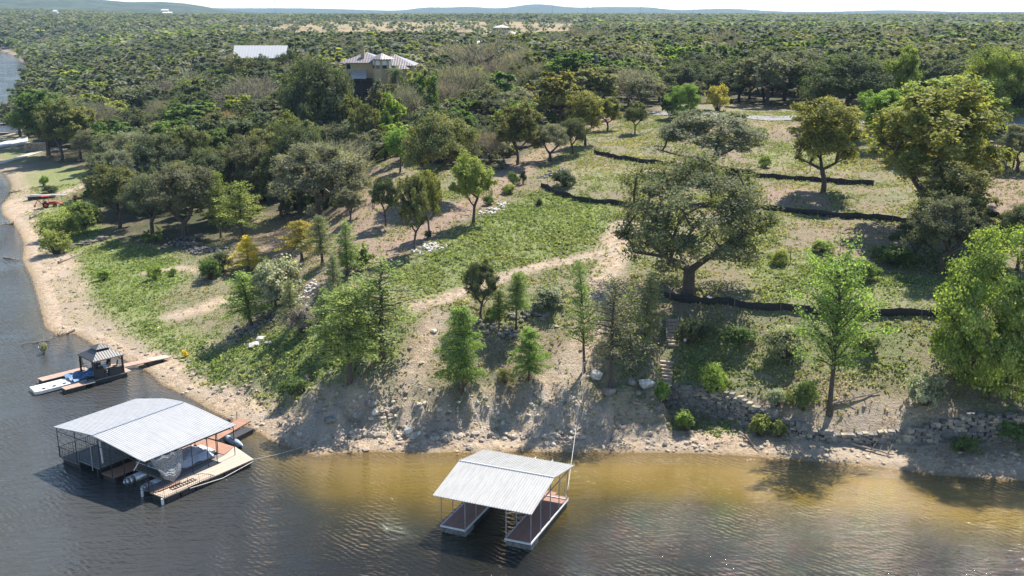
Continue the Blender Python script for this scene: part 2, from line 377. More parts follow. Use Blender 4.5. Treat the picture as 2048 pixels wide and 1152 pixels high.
# ------------------------------------------------------------------ water
Mw, t, b = mat('water'); t.nodes.remove(b); out = t.nodes['Material Output']
geo = N(t, 'ShaderNodeNewGeometry'); P = geo.outputs['Position']
dep = attr(t, 'depth').outputs['Fac']
big = noise(t, .07, 3, .5, P)
dj = mth(t, 'ADD', dep, mth(t, 'MULTIPLY', mth(t, 'SUBTRACT', big, .5), mth(t, 'MULTIPLY', dep, 1.4)))
cr = N(t, 'ShaderNodeValToRGB'); e = cr.color_ramp.elements
e[0].position = 0; e[0].color = (.20, .15, .07, 1); e[1].position = 1; e[1].color = (.011, .011, .009, 1)
for p_, c_ in ((.10, (.155, .106, .028)), (.27, (.105, .071, .008)), (.5, (.044, .034, .007)), (.7, (.018, .017, .008))):
    x = e.new(p_); x.color = (*c_, 1)
t.links.new(mapr(t, dj, 0, 4.0), cr.inputs[0])
dif = N(t, 'ShaderNodeBsdfDiffuse'); t.links.new(mixc(t, mapr(t, attr(t, 'silt').outputs['Fac'], 0, 1, 0, .85), cr.outputs[0], (.052, .052, .049)), dif.inputs[0])  # silt: murky left water, its colour lightened to imitate sky reflection
trn = N(t, 'ShaderNodeBsdfTransparent'); trn.inputs[0].default_value = (.95, .85, .6, 1)
m1 = N(t, 'ShaderNodeMixShader'); t.links.new(mapr(t, dep, .0, .5, .25, 1.), m1.inputs[0]); t.links.new(trn.outputs[0], m1.inputs[1]); t.links.new(dif.outputs[0], m1.inputs[2])
mp = N(t, 'ShaderNodeMapping'); t.links.new(P, mp.inputs[0]); mp.inputs['Rotation'].default_value = (0, 0, R(-32)); mp.inputs['Scale'].default_value = (.42, 1.5, 1)
w1 = noise(t, 1.15, 3, .55, mp.outputs[0]); w2 = noise(t, 4.2, 3, .6, mp.outputs[0]); w3 = noise(t, .13, 3, .6, P); w4 = noise(t, .045, 3, .6, P)
wv = N(t, 'ShaderNodeTexWave'); wv.inputs['Scale'].default_value = .62; wv.inputs['Distortion'].default_value = 7; wv.inputs['Detail'].default_value = 3; wv.inputs['Detail Scale'].default_value = .9
mp2 = N(t, 'ShaderNodeMapping'); t.links.new(P, mp2.inputs[0]); mp2.inputs['Rotation'].default_value = (0, 0, R(-48)); t.links.new(mp2.outputs[0], wv.inputs[0])
hgt = mth(t, 'ADD', mth(t, 'MULTIPLY', w1, 1.), mth(t, 'MULTIPLY', w2, .28))
hgt = mth(t, 'MULTIPLY', hgt, mapr(t, w4, .35, .65, .45, 1.35)); hgt = mth(t, 'ADD', hgt, mth(t, 'MULTIPLY', wv.outputs[1], mapr(t, w3, .38, .66, .0, .30)))
bp = N(t, 'ShaderNodeBump'); bp.inputs['Strength'].default_value = 1.; bp.inputs['Distance'].default_value = .27; t.links.new(hgt, bp.inputs['Height'])
gl = N(t, 'ShaderNodeBsdfGlossy'); gl.inputs['Roughness'].default_value = .035; gl.inputs[0].default_value = (1, .96, .9, 1); t.links.new(bp.outputs[0], gl.inputs['Normal'])
fr = N(t, 'ShaderNodeFresnel'); fr.inputs[0].default_value = 1.34; t.links.new(bp.outputs[0], fr.inputs['Normal'])
m2 = N(t, 'ShaderNodeMixShader'); t.links.new(fr.outputs[0], m2.inputs[0]); t.links.new(m1.outputs[0], m2.inputs[1]); t.links.new(gl.outputs[0], m2.inputs[2])
t.links.new(m2.outputs[0], out.inputs[0])
lowm = GH < .12; kw = lowm[:-1, :-1] | lowm[:-1, 1:] | lowm[1:, :-1] | lowm[1:, 1:]
wa = gridmesh('lake_water', GX, GY, np.zeros_like(GH), kw, dict(depth=np.maximum(-GH, 0), silt=1-sstep(-36, -8, GX+GY*.0)), Mw); tag(wa, kind='structure')

# ------------------------------------------------------------------ tree meshes
def quads(P, S, rng, out=None, elong=1.0, up=.25, rnd=1.0):
    """diamond leaf sprays: P centres (n,3), S sizes, out = outward dirs"""
    n = len(P)
    nm = rng.normal(size=(n, 3))*rnd*(.62 if out is not None else 1.); nm[:, 2] += up
    if out is not None: nm += out*.9
    nm /= np.linalg.norm(nm, axis=1)[:, None]+1e-9
    a = np.cross(nm, rng.normal(size=(n, 3))); a /= np.linalg.norm(a, axis=1)[:, None]+1e-9
    b = np.cross(nm, a); S = np.asarray(S)[:, None]
    a = a*S*elong; b = b*S
    j = rng.uniform(.55, 1.0, size=(n, 1))
    return np.stack([P-a, P-b*j, P+a*rng.uniform(.7, 1, size=(n, 1)), P+b], 1).reshape(-1, 3)
def tubes(E, k=5):
    """E list of (a,b,ra,rb) -> quads verts"""
    if not E: return np.zeros((0, 3))
    A = np.array([e[0] for e in E], float); Bq = np.array([e[1] for e in E], float); ra = np.array([e[2] for e in E]); rb = np.array([e[3] for e in E])
    d = Bq-A; d /= np.linalg.norm(d, axis=1)[:, None]+1e-9
    ref = np.where(np.abs(d[:, 2:3]) > .9, np.array([[1., 0, 0]]), np.array([[0, 0, 1.]]))
    u = np.cross(d, ref); u /= np.linalg.norm(u, axis=1)[:, None]+1e-9; v = np.cross(d, u)
    o = []
    for i in range(k):
        t0, t1 = 2*math.pi*i/k, 2*math.pi*(i+1)/k
        f = lambda c, r, t: c+(u*math.cos(t)+v*math.sin(t))*r[:, None]
        o.append(np.stack([f(A, ra, t0), f(A, ra, t1), f(Bq, rb, t1), f(Bq, rb, t0)], 1))
    return np.concatenate(o, 0).reshape(-1, 3)
def skeleton(trunk, targets, rng, tip=.025, droop=.0, expo=.5, bend=.12):
    pos = [np.array(p, float) for p in trunk]; par = [-1]+list(range(len(trunk)-1))
    base = pos[-1]
    cost = [0.0]
    for i in range(1, len(pos)): cost.append(0.0)
    order = np.argsort([np.linalg.norm(np.array(q)-base) for q in targets])
    tips = []
    for i in order:
        q = np.array(targets[i], float); Pn = np.array(pos); dd = np.linalg.norm(Pn-q, axis=1)
        c = dd+.35*np.array(cost)+np.where(Pn[:, 2] > q[2], (Pn[:, 2]-q[2])*.6, 0)
        c[0] += 1e3
        j = int(np.argmin(c)); L = dd[j]; ns = max(1, int(L/1.1)); prev = j; s0 = pos[j]
        off = rng.normal(size=3)*bend*L; off[2] = abs(off[2])*.4
        for k in range(1, ns+1):
            f = k/ns; p = s0+(q-s0)*f+off*math.sin(f*math.pi)*.6+rng.normal(size=3)*.05
            if k == ns: p = q
            pos.append(p); par.append(prev); cost.append(cost[prev]+L/ns); prev = len(pos)-1
        tips.append(prev)
    cnt = np.zeros(len(pos))
    for tt in tips:
        j = tt
        while j != -1: cnt[j] += 1; j = par[j]
    return pos, par, cnt
def skel_edges(pos, par, cnt, r0, expo=.5, tip=.02):
    mx = cnt[0]; rad = tip+(r0-tip)*(cnt/mx)**expo; rad = np.maximum(rad, tip)
    E = []
    for i in range(1, len(pos)):
        j = par[i]; ra = rad[j] if cnt[j] < cnt[i]*1.8 else rad[i]*1.25
        if j == 0: ra = rad[j]*1.35
        E.append((pos[j], pos[i], min(ra, rad[j]*1.35), rad[i]))
    return E
def ell_targets(n, c, r, rng, lo=-.35, inner=.45, lump=0):
    o = []
    while len(o) < n:
        v = rng.normal(size=3); v /= np.linalg.norm(v)
        if v[2] < lo: continue
        f = rng.uniform(inner, 1)**.6
        f *= 1+.18*math.sin(3*math.atan2(v[1], v[0])+lump)*(1-abs(v[2]))+.12*math.sin(5*v[2]*2+lump*2)
        p = np.array([c[0]+v[0]*r[0]*f, c[1]+v[1]*r[1]*f, c[2]+v[2]*r[2]*f])
        if all(np.linalg.norm(p-q) > .22*r[0]*(1 if n < 60 else .7) for q in o) or rng.random() < .06: o.append(p)
    return np.array(o)
def cluster_leaves(T, rc, ntot, size, rng, cc, flat=.72, elong=1.0, gap=.0):
    Ps, Ss, Ds, Ts = [], [], [], []
    wgt = rng.uniform(.5, 1.4, len(T)); wgt = wgt/wgt.sum()
    for q, ww in zip(T, wgt):
        n = max(3, int(ntot*ww)); r = rc*rng.uniform(.65, 1.3)
        # each cluster is a handful of small leaf tufts, so the outline stays ragged
        nt_ = max(3, int(n/16)); tc = rng.normal(size=(nt_, 3)); tc /= np.linalg.norm(tc, axis=1)[:, None]; tc *= (rng.random((nt_, 1))**.4)*r*np.array([1, 1, flat])
        k = rng.integers(0, nt_, n); v = rng.normal(size=(n, 3))*r*.22
        v[:, 2] *= flat
        p = q+tc[k]+v; Ps.append(p); Ds.append((p-cc)/(np.linalg.norm(p-cc, axis=1)[:, None]+1e-6))
        Ss.append(size*rng.uniform(.55, 1.35, n)); ct = rng.uniform(.25, .8); tt = rng.uniform(-.18, .18, nt_)
        Ts.append(np.clip(ct+tt[k]+rng.normal(size=n)*.13, 0, 1))
    P = np.vstack(Ps); P[:, 2] = np.maximum(P[:, 2], .05)
    return P, np.concatenate(Ss), np.vstack(Ds), np.concatenate(Ts)
TM = {}   # (kind, lod) -> list of dict(trunk mesh, crown mesh, H, W)
def finish(kind, lod, name, E, LP, LT, Hh, W, bark=None, k=5):
    tv = tubes(E, k); bark = bark or M_bark
    d = dict(H=Hh, W=W, tv=tv, lv=LP, lt=LT, bark=bark)
    if lod in ('hi', 'mid'):
        d['trunk'] = npmesh(name+'_trunk', tv, 4, [bark]); d['crown'] = npmesh(name+'_crown', LP, 4, [M_leaf], attrs={'tint': LT})
    elif lod == 'low':
        V = np.vstack([tv, LP]); n0 = len(tv)//4; n1_ = len(LP)//4
        d['one'] = npmesh(name, V, 4, [bark, M_leaf], midx=np.r_[np.zeros(n0), np.ones(n1_)], attrs={'tint': np.r_[np.full(n0, .4), LT]})
    TM.setdefault((kind, lod), []).append(d)
def gen_oak(seed, lod, Hh=12., W=13., th=.2, cz=.58, lean=0., dense=1.0, kind='oak', nT=None, leaf=None, elipz=.44, name='live_oak', lo=-.38, inner=.45):
    rng = np.random.default_rng(seed)
    nT = nT or {'hi': 95, 'mid': 48, 'low': 34, 'far2': 16, 'far': 9}[lod]; nl = int({'hi': 34000, 'mid': 8500, 'low': 2600, 'far2': 560, 'far': 34}[lod]*dense)
    s = leaf or {'hi': .12, 'mid': .205, 'low': .36, 'far2': .75, 'far': 1.75}[lod]
    T = ell_targets(nT, (lean*Hh, 0, Hh*cz), (W/2*.86, W/2*.86, Hh*elipz*.9), rng, lo=lo, inner=inner, lump=seed)
    tr = [(0, 0, -.4), (lean*.2*Hh+rng.normal()*.1, rng.normal()*.1, Hh*th*.5), (lean*.5*Hh+rng.normal()*.15, rng.normal()*.15, Hh*th)]
    pos, par, cnt = skeleton(tr, T, rng)
    E = skel_edges(pos, par, cnt, .034*Hh, .52, .035 if lod == 'hi' else .05) if lod[:3] != 'far' else []
    if lod == 'low': E = [e for e in E if e[2] > .09]
    P, S, D, Tt = cluster_leaves(T, W*{'hi': .088, 'mid': .095, 'low': .115, 'far2': .13, 'far': .15}[lod], nl, s, rng, np.array([lean*Hh, 0, Hh*.35]))
    finish(kind, lod, name, E, quads(P, S, rng, D, rnd=1. if lod in ('hi', 'mid') else .55), Tt, Hh, W, k=6 if lod == 'hi' else 4)
def gen_elm(seed, lod, Hh=11., W=8., kind='elm', name='cedar_elm', fork=True):
    rng = np.random.default_rng(seed)
    nT = {'hi': 100, 'mid': 46, 'low': 26, 'far2': 14, 'far': 8}[lod]; nl = {'hi': 26000, 'mid': 7000, 'low': 1600, 'far2': 320, 'far': 30}[lod]
    s = {'hi': .105, 'mid': .185, 'low': .33, 'far2': .65, 'far': 1.5}[lod]
    T = ell_targets(nT, (0, 0, Hh*.64), (W/2*.85, W/2*.85, Hh*.36), rng, lo=-.75, inner=.2, lump=seed)
    tr = [(0, 0, -.4), (rng.normal()*.1, rng.normal()*.1, Hh*.12), (rng.normal()*.2, rng.normal()*.2, Hh*.24)]
    pos, par, cnt = skeleton(tr, T, rng, bend=.08)
    E = skel_edges(pos, par, cnt, .021*Hh, .5, .025) if lod[:3] != 'far' else []
    if lod == 'low': E = [e for e in E if e[2] > .08]
    P, S, D, Tt = cluster_leaves(T, W*.088*(1 if lod[:3] != 'far' else 1.6), nl, s, rng, np.array([0, 0, Hh*.4]), flat=.9)
    finish(kind, lod, name, E, quads(P, S, rng, D), Tt, Hh, W, k=5)
def gen_cypress(seed, lod, Hh=10., W=5.6, sparse=1.0, kind='cypress', start=.3, lean=0.0, asc=.25, name='bald_cypress', top=.62):
    rng = np.random.default_rng(seed); E = []; LP = []; LS = []; LT = []; LD = []
    nseg = 9; tr = [np.array([lean*Hh*(i/nseg)**1.5+rng.normal()*.03*i*.3, rng.normal()*.03*i*.3, -.4+(Hh+.2)*i/nseg]) for i in range(nseg+1)]
    r = lambda f: .019*Hh*(1-f)**.8+.02
    for i in range(nseg): E.append((tr[i], tr[i+1], r(i/nseg)*(1.5 if i == 0 else 1), r((i+1)/nseg)))
    nb = {'hi': 70, 'mid': 40}[lod]; ang = rng.uniform(0, 6)
    for b_ in range(nb):
        f = start+(1-start)*(b_/nb)**.95*.98+rng.uniform(0, .01); ang += 2.4+rng.normal()*.35
        x = f*nseg; i = min(int(x), nseg-1); p0 = tr[i]+(tr[i+1]-tr[i])*(x-i)
        g = (f-start)/(1-start)
        L = W/2*((1-g)**top)*(.5+.5*min(1, (g+.05)/.25))*(rng.uniform(.45, 1.25) if rng.random() < .85 else 1.35)+.3
        rise = asc*rng.uniform(.3, 1.4)+.35*g
        d = np.array([math.cos(ang), math.sin(ang), rise]); n = max(2, int(L/.6)); pts = [p0]
        for k in range(1, n+1):
            ff = k/n; pts.append(p0+d*L*ff+np.array([0, 0, -.22*L*ff*ff])+rng.normal(size=3)*.05)
        rb = .012+.018*L
        for k in range(n): E.append((pts[k], pts[k+1], rb*(1-k/n)+.008, rb*(1-(k+1)/n)+.008))
        m = int({'hi': 74, 'mid': 17}[lod]*L*sparse*rng.uniform(.4, 1.5))+4
        ff = rng.random(m)**.75; k = np.minimum((ff*n).astype(int), n-1); fr_ = ff*n-k
        pa = np.array(pts)[k]; pb = np.array(pts)[k+1]; c = pa+(pb-pa)*fr_[:, None]
        side = np.array([-d[1], d[0], 0]); off = rng.uniform(-1, 1, m)*(.16+.26*L*.5*np.sin(ff*math.pi*.85+.3))+rng.normal(0, .12, m)
        c = c+side[None]*off[:, None]+rng.normal(size=(m, 3))*np.array([.14, .14, .16])-np.array([0, 0, 1])[None]*np.abs(off)[:, None]*.18
        LP.append(c); LS.append({'hi': .072, 'mid': .23}[lod]*rng.uniform(.6, 1.4, m)); ct = rng.uniform(.3, .75); LT.append(np.clip(ct+rng.normal(size=m)*.14, 0, 1))
        LD.append(np.tile(np.array([[0, 0, .6]]), (m, 1)))
    P, S, Tt, D = np.vstack(LP), np.concatenate(LS), np.concatenate(LT), np.vstack(LD)
    finish(kind, lod, name, E, quads(P, S, rng, D, elong=1.35), Tt, Hh, W, k=5)
def gen_bare(seed, lod, Hh=9., W=10., kind='bare', name='bare_tree'):
    rng = np.random.default_rng(seed); nT = {'mid': 150, 'low': 60, 'far2': 30, 'far': 8}[lod]
    T = ell_targets(nT, (0, 0, Hh*.58), (W/2*.85, W/2*.85, Hh*.42), rng, lo=-.4, inner=.4, lump=seed)
    pos, par, cnt = skeleton([(0, 0, -.3), (0, 0, Hh*.1), (.1, 0, Hh*.18)], T, rng, bend=.15)
    E = skel_edges(pos, par, cnt, .025*Hh, .5, .03) if lod[:3] != 'far' else []
    n = {'mid': 4200, 'low': 1500, 'far2': 300, 'far': 30}[lod]; k = rng.integers(0, nT, n); c = T[k]+rng.normal(size=(n, 3))*W*.05
    if lod == 'far': LV = quads(c, rng.uniform(.9, 1.6, n), rng)
    else:
        d = (c-np.array([0, 0, Hh*.3])); d /= np.linalg.norm(d, axis=1)[:, None]; d += rng.normal(size=(n, 3))*.5
        wd = {'mid': .035, 'low': .06, 'far2': .12}[lod]; L = rng.uniform(.35, .8, n)[:, None]; sd = np.cross(d, rng.normal(size=(n, 3))); sd /= np.linalg.norm(sd, axis=1)[:, None]
        LV = np.stack([c-sd*wd, c+sd*wd, c+d*L+sd*wd*.3, c+d*L-sd*wd*.3], 1).reshape(-1, 3)
    finish(kind, lod, name, E, LV, np.clip(rng.normal(.5, .2, n), 0, 1), Hh, W, bark=M_grey, k=4)
def gen_bush(seed, lod, Hh=2.2, W=3., kind='bush', name='bush', upright=0.):
    rng = np.random.default_rng(seed); nT = {'hi': 34, 'mid': 16}[lod]
    T = ell_targets(nT, (0, 0, Hh*.42), (W/2*.8, W/2*.8, Hh*.5), rng, lo=-.35, inner=.3, lump=seed)
    E = []
    for q in T: E.append(((q[0]*.1, q[1]*.1, -.1), q*np.array([.6, .6, .6]), .03, .022)); E.append((q*np.array([.6, .6, .6]), q, .022, .012))
    nl = {'hi': 5200, 'mid': 900}[lod]
    P, S, D, Tt = cluster_leaves(T, W*.15, nl, {'hi': .065, 'mid': .15}[lod], rng, np.array([0, 0, 0.]), flat=.9)
    if upright: P[:, 2] += rng.random(len(P))*upright*Hh*.35
    finish(kind, lod, name, E, quads(P, S, rng, D, elong=1.4 if upright else 1.), Tt, Hh, W, k=3)
for s in (11, 12, 13): gen_oak(s, 'hi')
for s in (14, 15, 16, 17): gen_oak(s, 'mid', dense=1.05)
for s in (18, 19, 20): gen_oak(s, 'low')
for s in (21, 22, 23): gen_oak(s, 'far', W=13)
gen_oak(77, 'hi', Hh=16, W=17, th=.16, cz=.56, nT=84, dense=.95, kind='great', elipz=.53, lo=-.7, inner=.55)
gen_oak(31, 'hi', Hh=10, W=11, th=.08, cz=.5, elipz=.54, lo=-.95, nT=130, dense=1.9, leaf=.095, kind='full', name='leafy_tree'); gen_oak(34, 'hi', Hh=10, W=11, th=.08, cz=.5, elipz=.54, lo=-.95, nT=130, dense=1.9, leaf=.095, kind='full', name='leafy_tree')
for s in (32, 33, 35): gen_oak(s, 'mid', Hh=7, W=6.5, th=.08, cz=.5, elipz=.52, kind='juniper', name='juniper')
for s in (36, 37): gen_oak(s, 'low', Hh=7, W=6.5, th=.08, cz=.5, elipz=.52, kind='juniper', name='juniper')
gen_oak(38, 'far', Hh=7, W=7, cz=.5, kind='juniper')
for s in (41, 42, 43): gen_elm(s, 'hi')
for s in (44, 45, 46): gen_elm(s, 'mid')
for s in (47, 48): gen_elm(s, 'low')
gen_elm(49, 'far'); gen_elm(50, 'far2'); gen_elm(58, 'far2'); gen_oak(24, 'far2'); gen_oak(25, 'far2'); gen_oak(39, 'far2', Hh=7, W=7, cz=.5, kind='juniper'); gen_bare(65, 'far2')
for s, l, a, st, tp, sp in ((51, 0, .12, .3, .62, 1), (52, .07, .3, .22, .8, .8), (53, -.04, .2, .38, .5, 1.2), (54, -.08, .45, .28, .9, .7), (59, .03, .6, .35, .45, .9), (60, 0, .05, .18, 1., 1.1)): gen_cypress(s, 'hi', lean=l, asc=a, start=st, top=tp, sparse=sp)
gen_cypress(55, 'hi', W=6.4, sparse=1.7, kind='lushcypress', start=.2, asc=.1); gen_cypress(56, 'hi', W=6.4, sparse=.42, kind='thincypress', start=.25, asc=.3)
gen_cypress(57, 'hi', W=6.4, sparse=.8, kind='vasecypress', start=.33, asc=1.0, top=.5)
gen_bare(61, 'mid'); gen_bare(62, 'mid'); gen_bare(63, 'low'); gen_bare(64, 'far')
for s in (71, 72, 73): gen_bush(s, 'hi')
for s in (74, 75): gen_bush(s, 'mid')
gen_bush(76, 'hi', Hh=1.6, W=1.5, kind='upbush', upright=1.)
NAMES = dict(oak='live_oak', great='live_oak', full='leafy_tree', juniper='juniper_tree', elm='cedar_elm', cypress='bald_cypress', lushcypress='bald_cypress', thincypress='bald_cypress', vasecypress='bald_cypress', bare='bare_tree', bush='bush', upbush='bush')
CATS = dict(oak='oak tree', great='oak tree', full='tree', juniper='juniper tree', elm='elm tree', cypress='cypress tree', lushcypress='cypress tree', thincypress='cypress tree', vasecypress='cypress tree', bare='bare tree', bush='bush', upbush='bush')
COL = dict(oakdark=(.074, .090, .046), oak=(.105, .115, .070), oakgrey=(.145, .15, .105), olive=(.12, .128, .052), olivey=(.165, .168, .050), yg=(.19, .225, .062), lime=(.165, .235, .055),
           cyp=(.18, .24, .09), cypg=(.19, .22, .12), cyplime=(.18, .25, .075), green=(.09, .135, .04), yellow=(.52, .43, .06), ybrown=(.30, .255, .06), red=(.20, .135, .105), grey=(.145, .138, .13), mauve=(.120, .108, .114),
           jun=(.048, .068, .033), silver=(.22, .235, .165), bush=(.13, .17, .05), weedy=(.20, .24, .07))
rt = random.Random(5); TREES = []
def plant(kind, lod, loc, h, wd, col, label, rot=None, group=None, jit=.1):
    """one tree: an Empty with a trunk and a crown, or a single mesh at low detail"""
    opts = TM[(kind, lod)]; d = opts[rt.randrange(len(opts))]
    c = COL[col] if isinstance(col, str) else col
    f = rt.uniform(1-jit, 1+jit); c = (c[0]*f*rt.uniform(.94, 1.06), c[1]*f, c[2]*f*rt.uniform(.92, 1.08), 1)
    s = (wd/d['W'], wd/d['W']*rt.uniform(.94, 1.06), h/d['H']); rz = rt.uniform(0, 6.28) if rot is None else rot
    if 'one' in d:
        o = bpy.data.objects.new(NAMES[kind], d['one']); C.objects.link(o); o.color = c
    else:
        o = bpy.data.objects.new(NAMES[kind], None); C.objects.link(o)
        for nm in ('trunk', 'crown'):
            ch = bpy.data.objects.new('stem' if (nm == 'trunk' and 'bush' in kind) else ('foliage' if 'bush' in kind else nm), d[nm]); C.objects.link(ch); ch.parent = o
            if nm == 'crown': ch.color = c
    o.location = loc; o.rotation_euler = (0, 0, rz); o.scale = s
    tag(o, label, CATS[kind], group); TREES.append((loc[0], loc[1], wd/2, kind)); return o
def tree_px(kind, px, py, top, wpx, col, label, lod='hi', **k):
    g = ground(px, py); L = g-np.array([0, 0, CAMZ]); D = np.linalg.norm(L)
    dep = math.asin(-L[2]/D); loc_f = FPX*(1+((576-(py+top)/2)/FPX)**2)**.5
    h = (py-top)*D/loc_f/math.cos(dep)*.98; wd = wpx*D/FPX
    return plant(kind, lod, tuple(g), h, wd, col, label, **k)
VT = [
 ('oak', 628, 226, 118, 165, 'oakdark', 'huge dark green oak immediately left of the cream villa', 'hi'),
 ('elm', 757, 236, 152, 58, 'oakgrey', 'pale green tree against the villa tower'), ('elm', 764, 222, 186, 62, 'olive', 'round olive tree below the dark balcony of the villa'),
 ('elm', 792, 230, 160, 60, 'olive', 'olive tree just right of the villa tower'), ('elm', 822, 236, 148, 66, 'yg', 'yellow green tree right below the right wing of the villa'),
 ('elm', 780, 215, 190, 60, 'lime', 'lime green tree in front of the villa below the tower'), ('elm', 690, 222, 200, 50, 'olive', 'olive tree at the left foot of the villa'),
 ('oak', 728, 210, 208, 80, 'olive', 'low olive tree before the dark board fence of the villa'), ('elm', 848, 228, 138, 70, 'green', 'green tree at the right corner of the villa'),
 ('oak', 478, 385, 108, 75, 'olive', 'olive oak hiding the left end of the barn'), ('oak', 530, 380, 114, 90, 'oakdark', 'dark oak hiding the middle of the barn wall'), ('oak', 576, 388, 100, 62, 'oakdark', 'dark oak at the right end of the barn')]
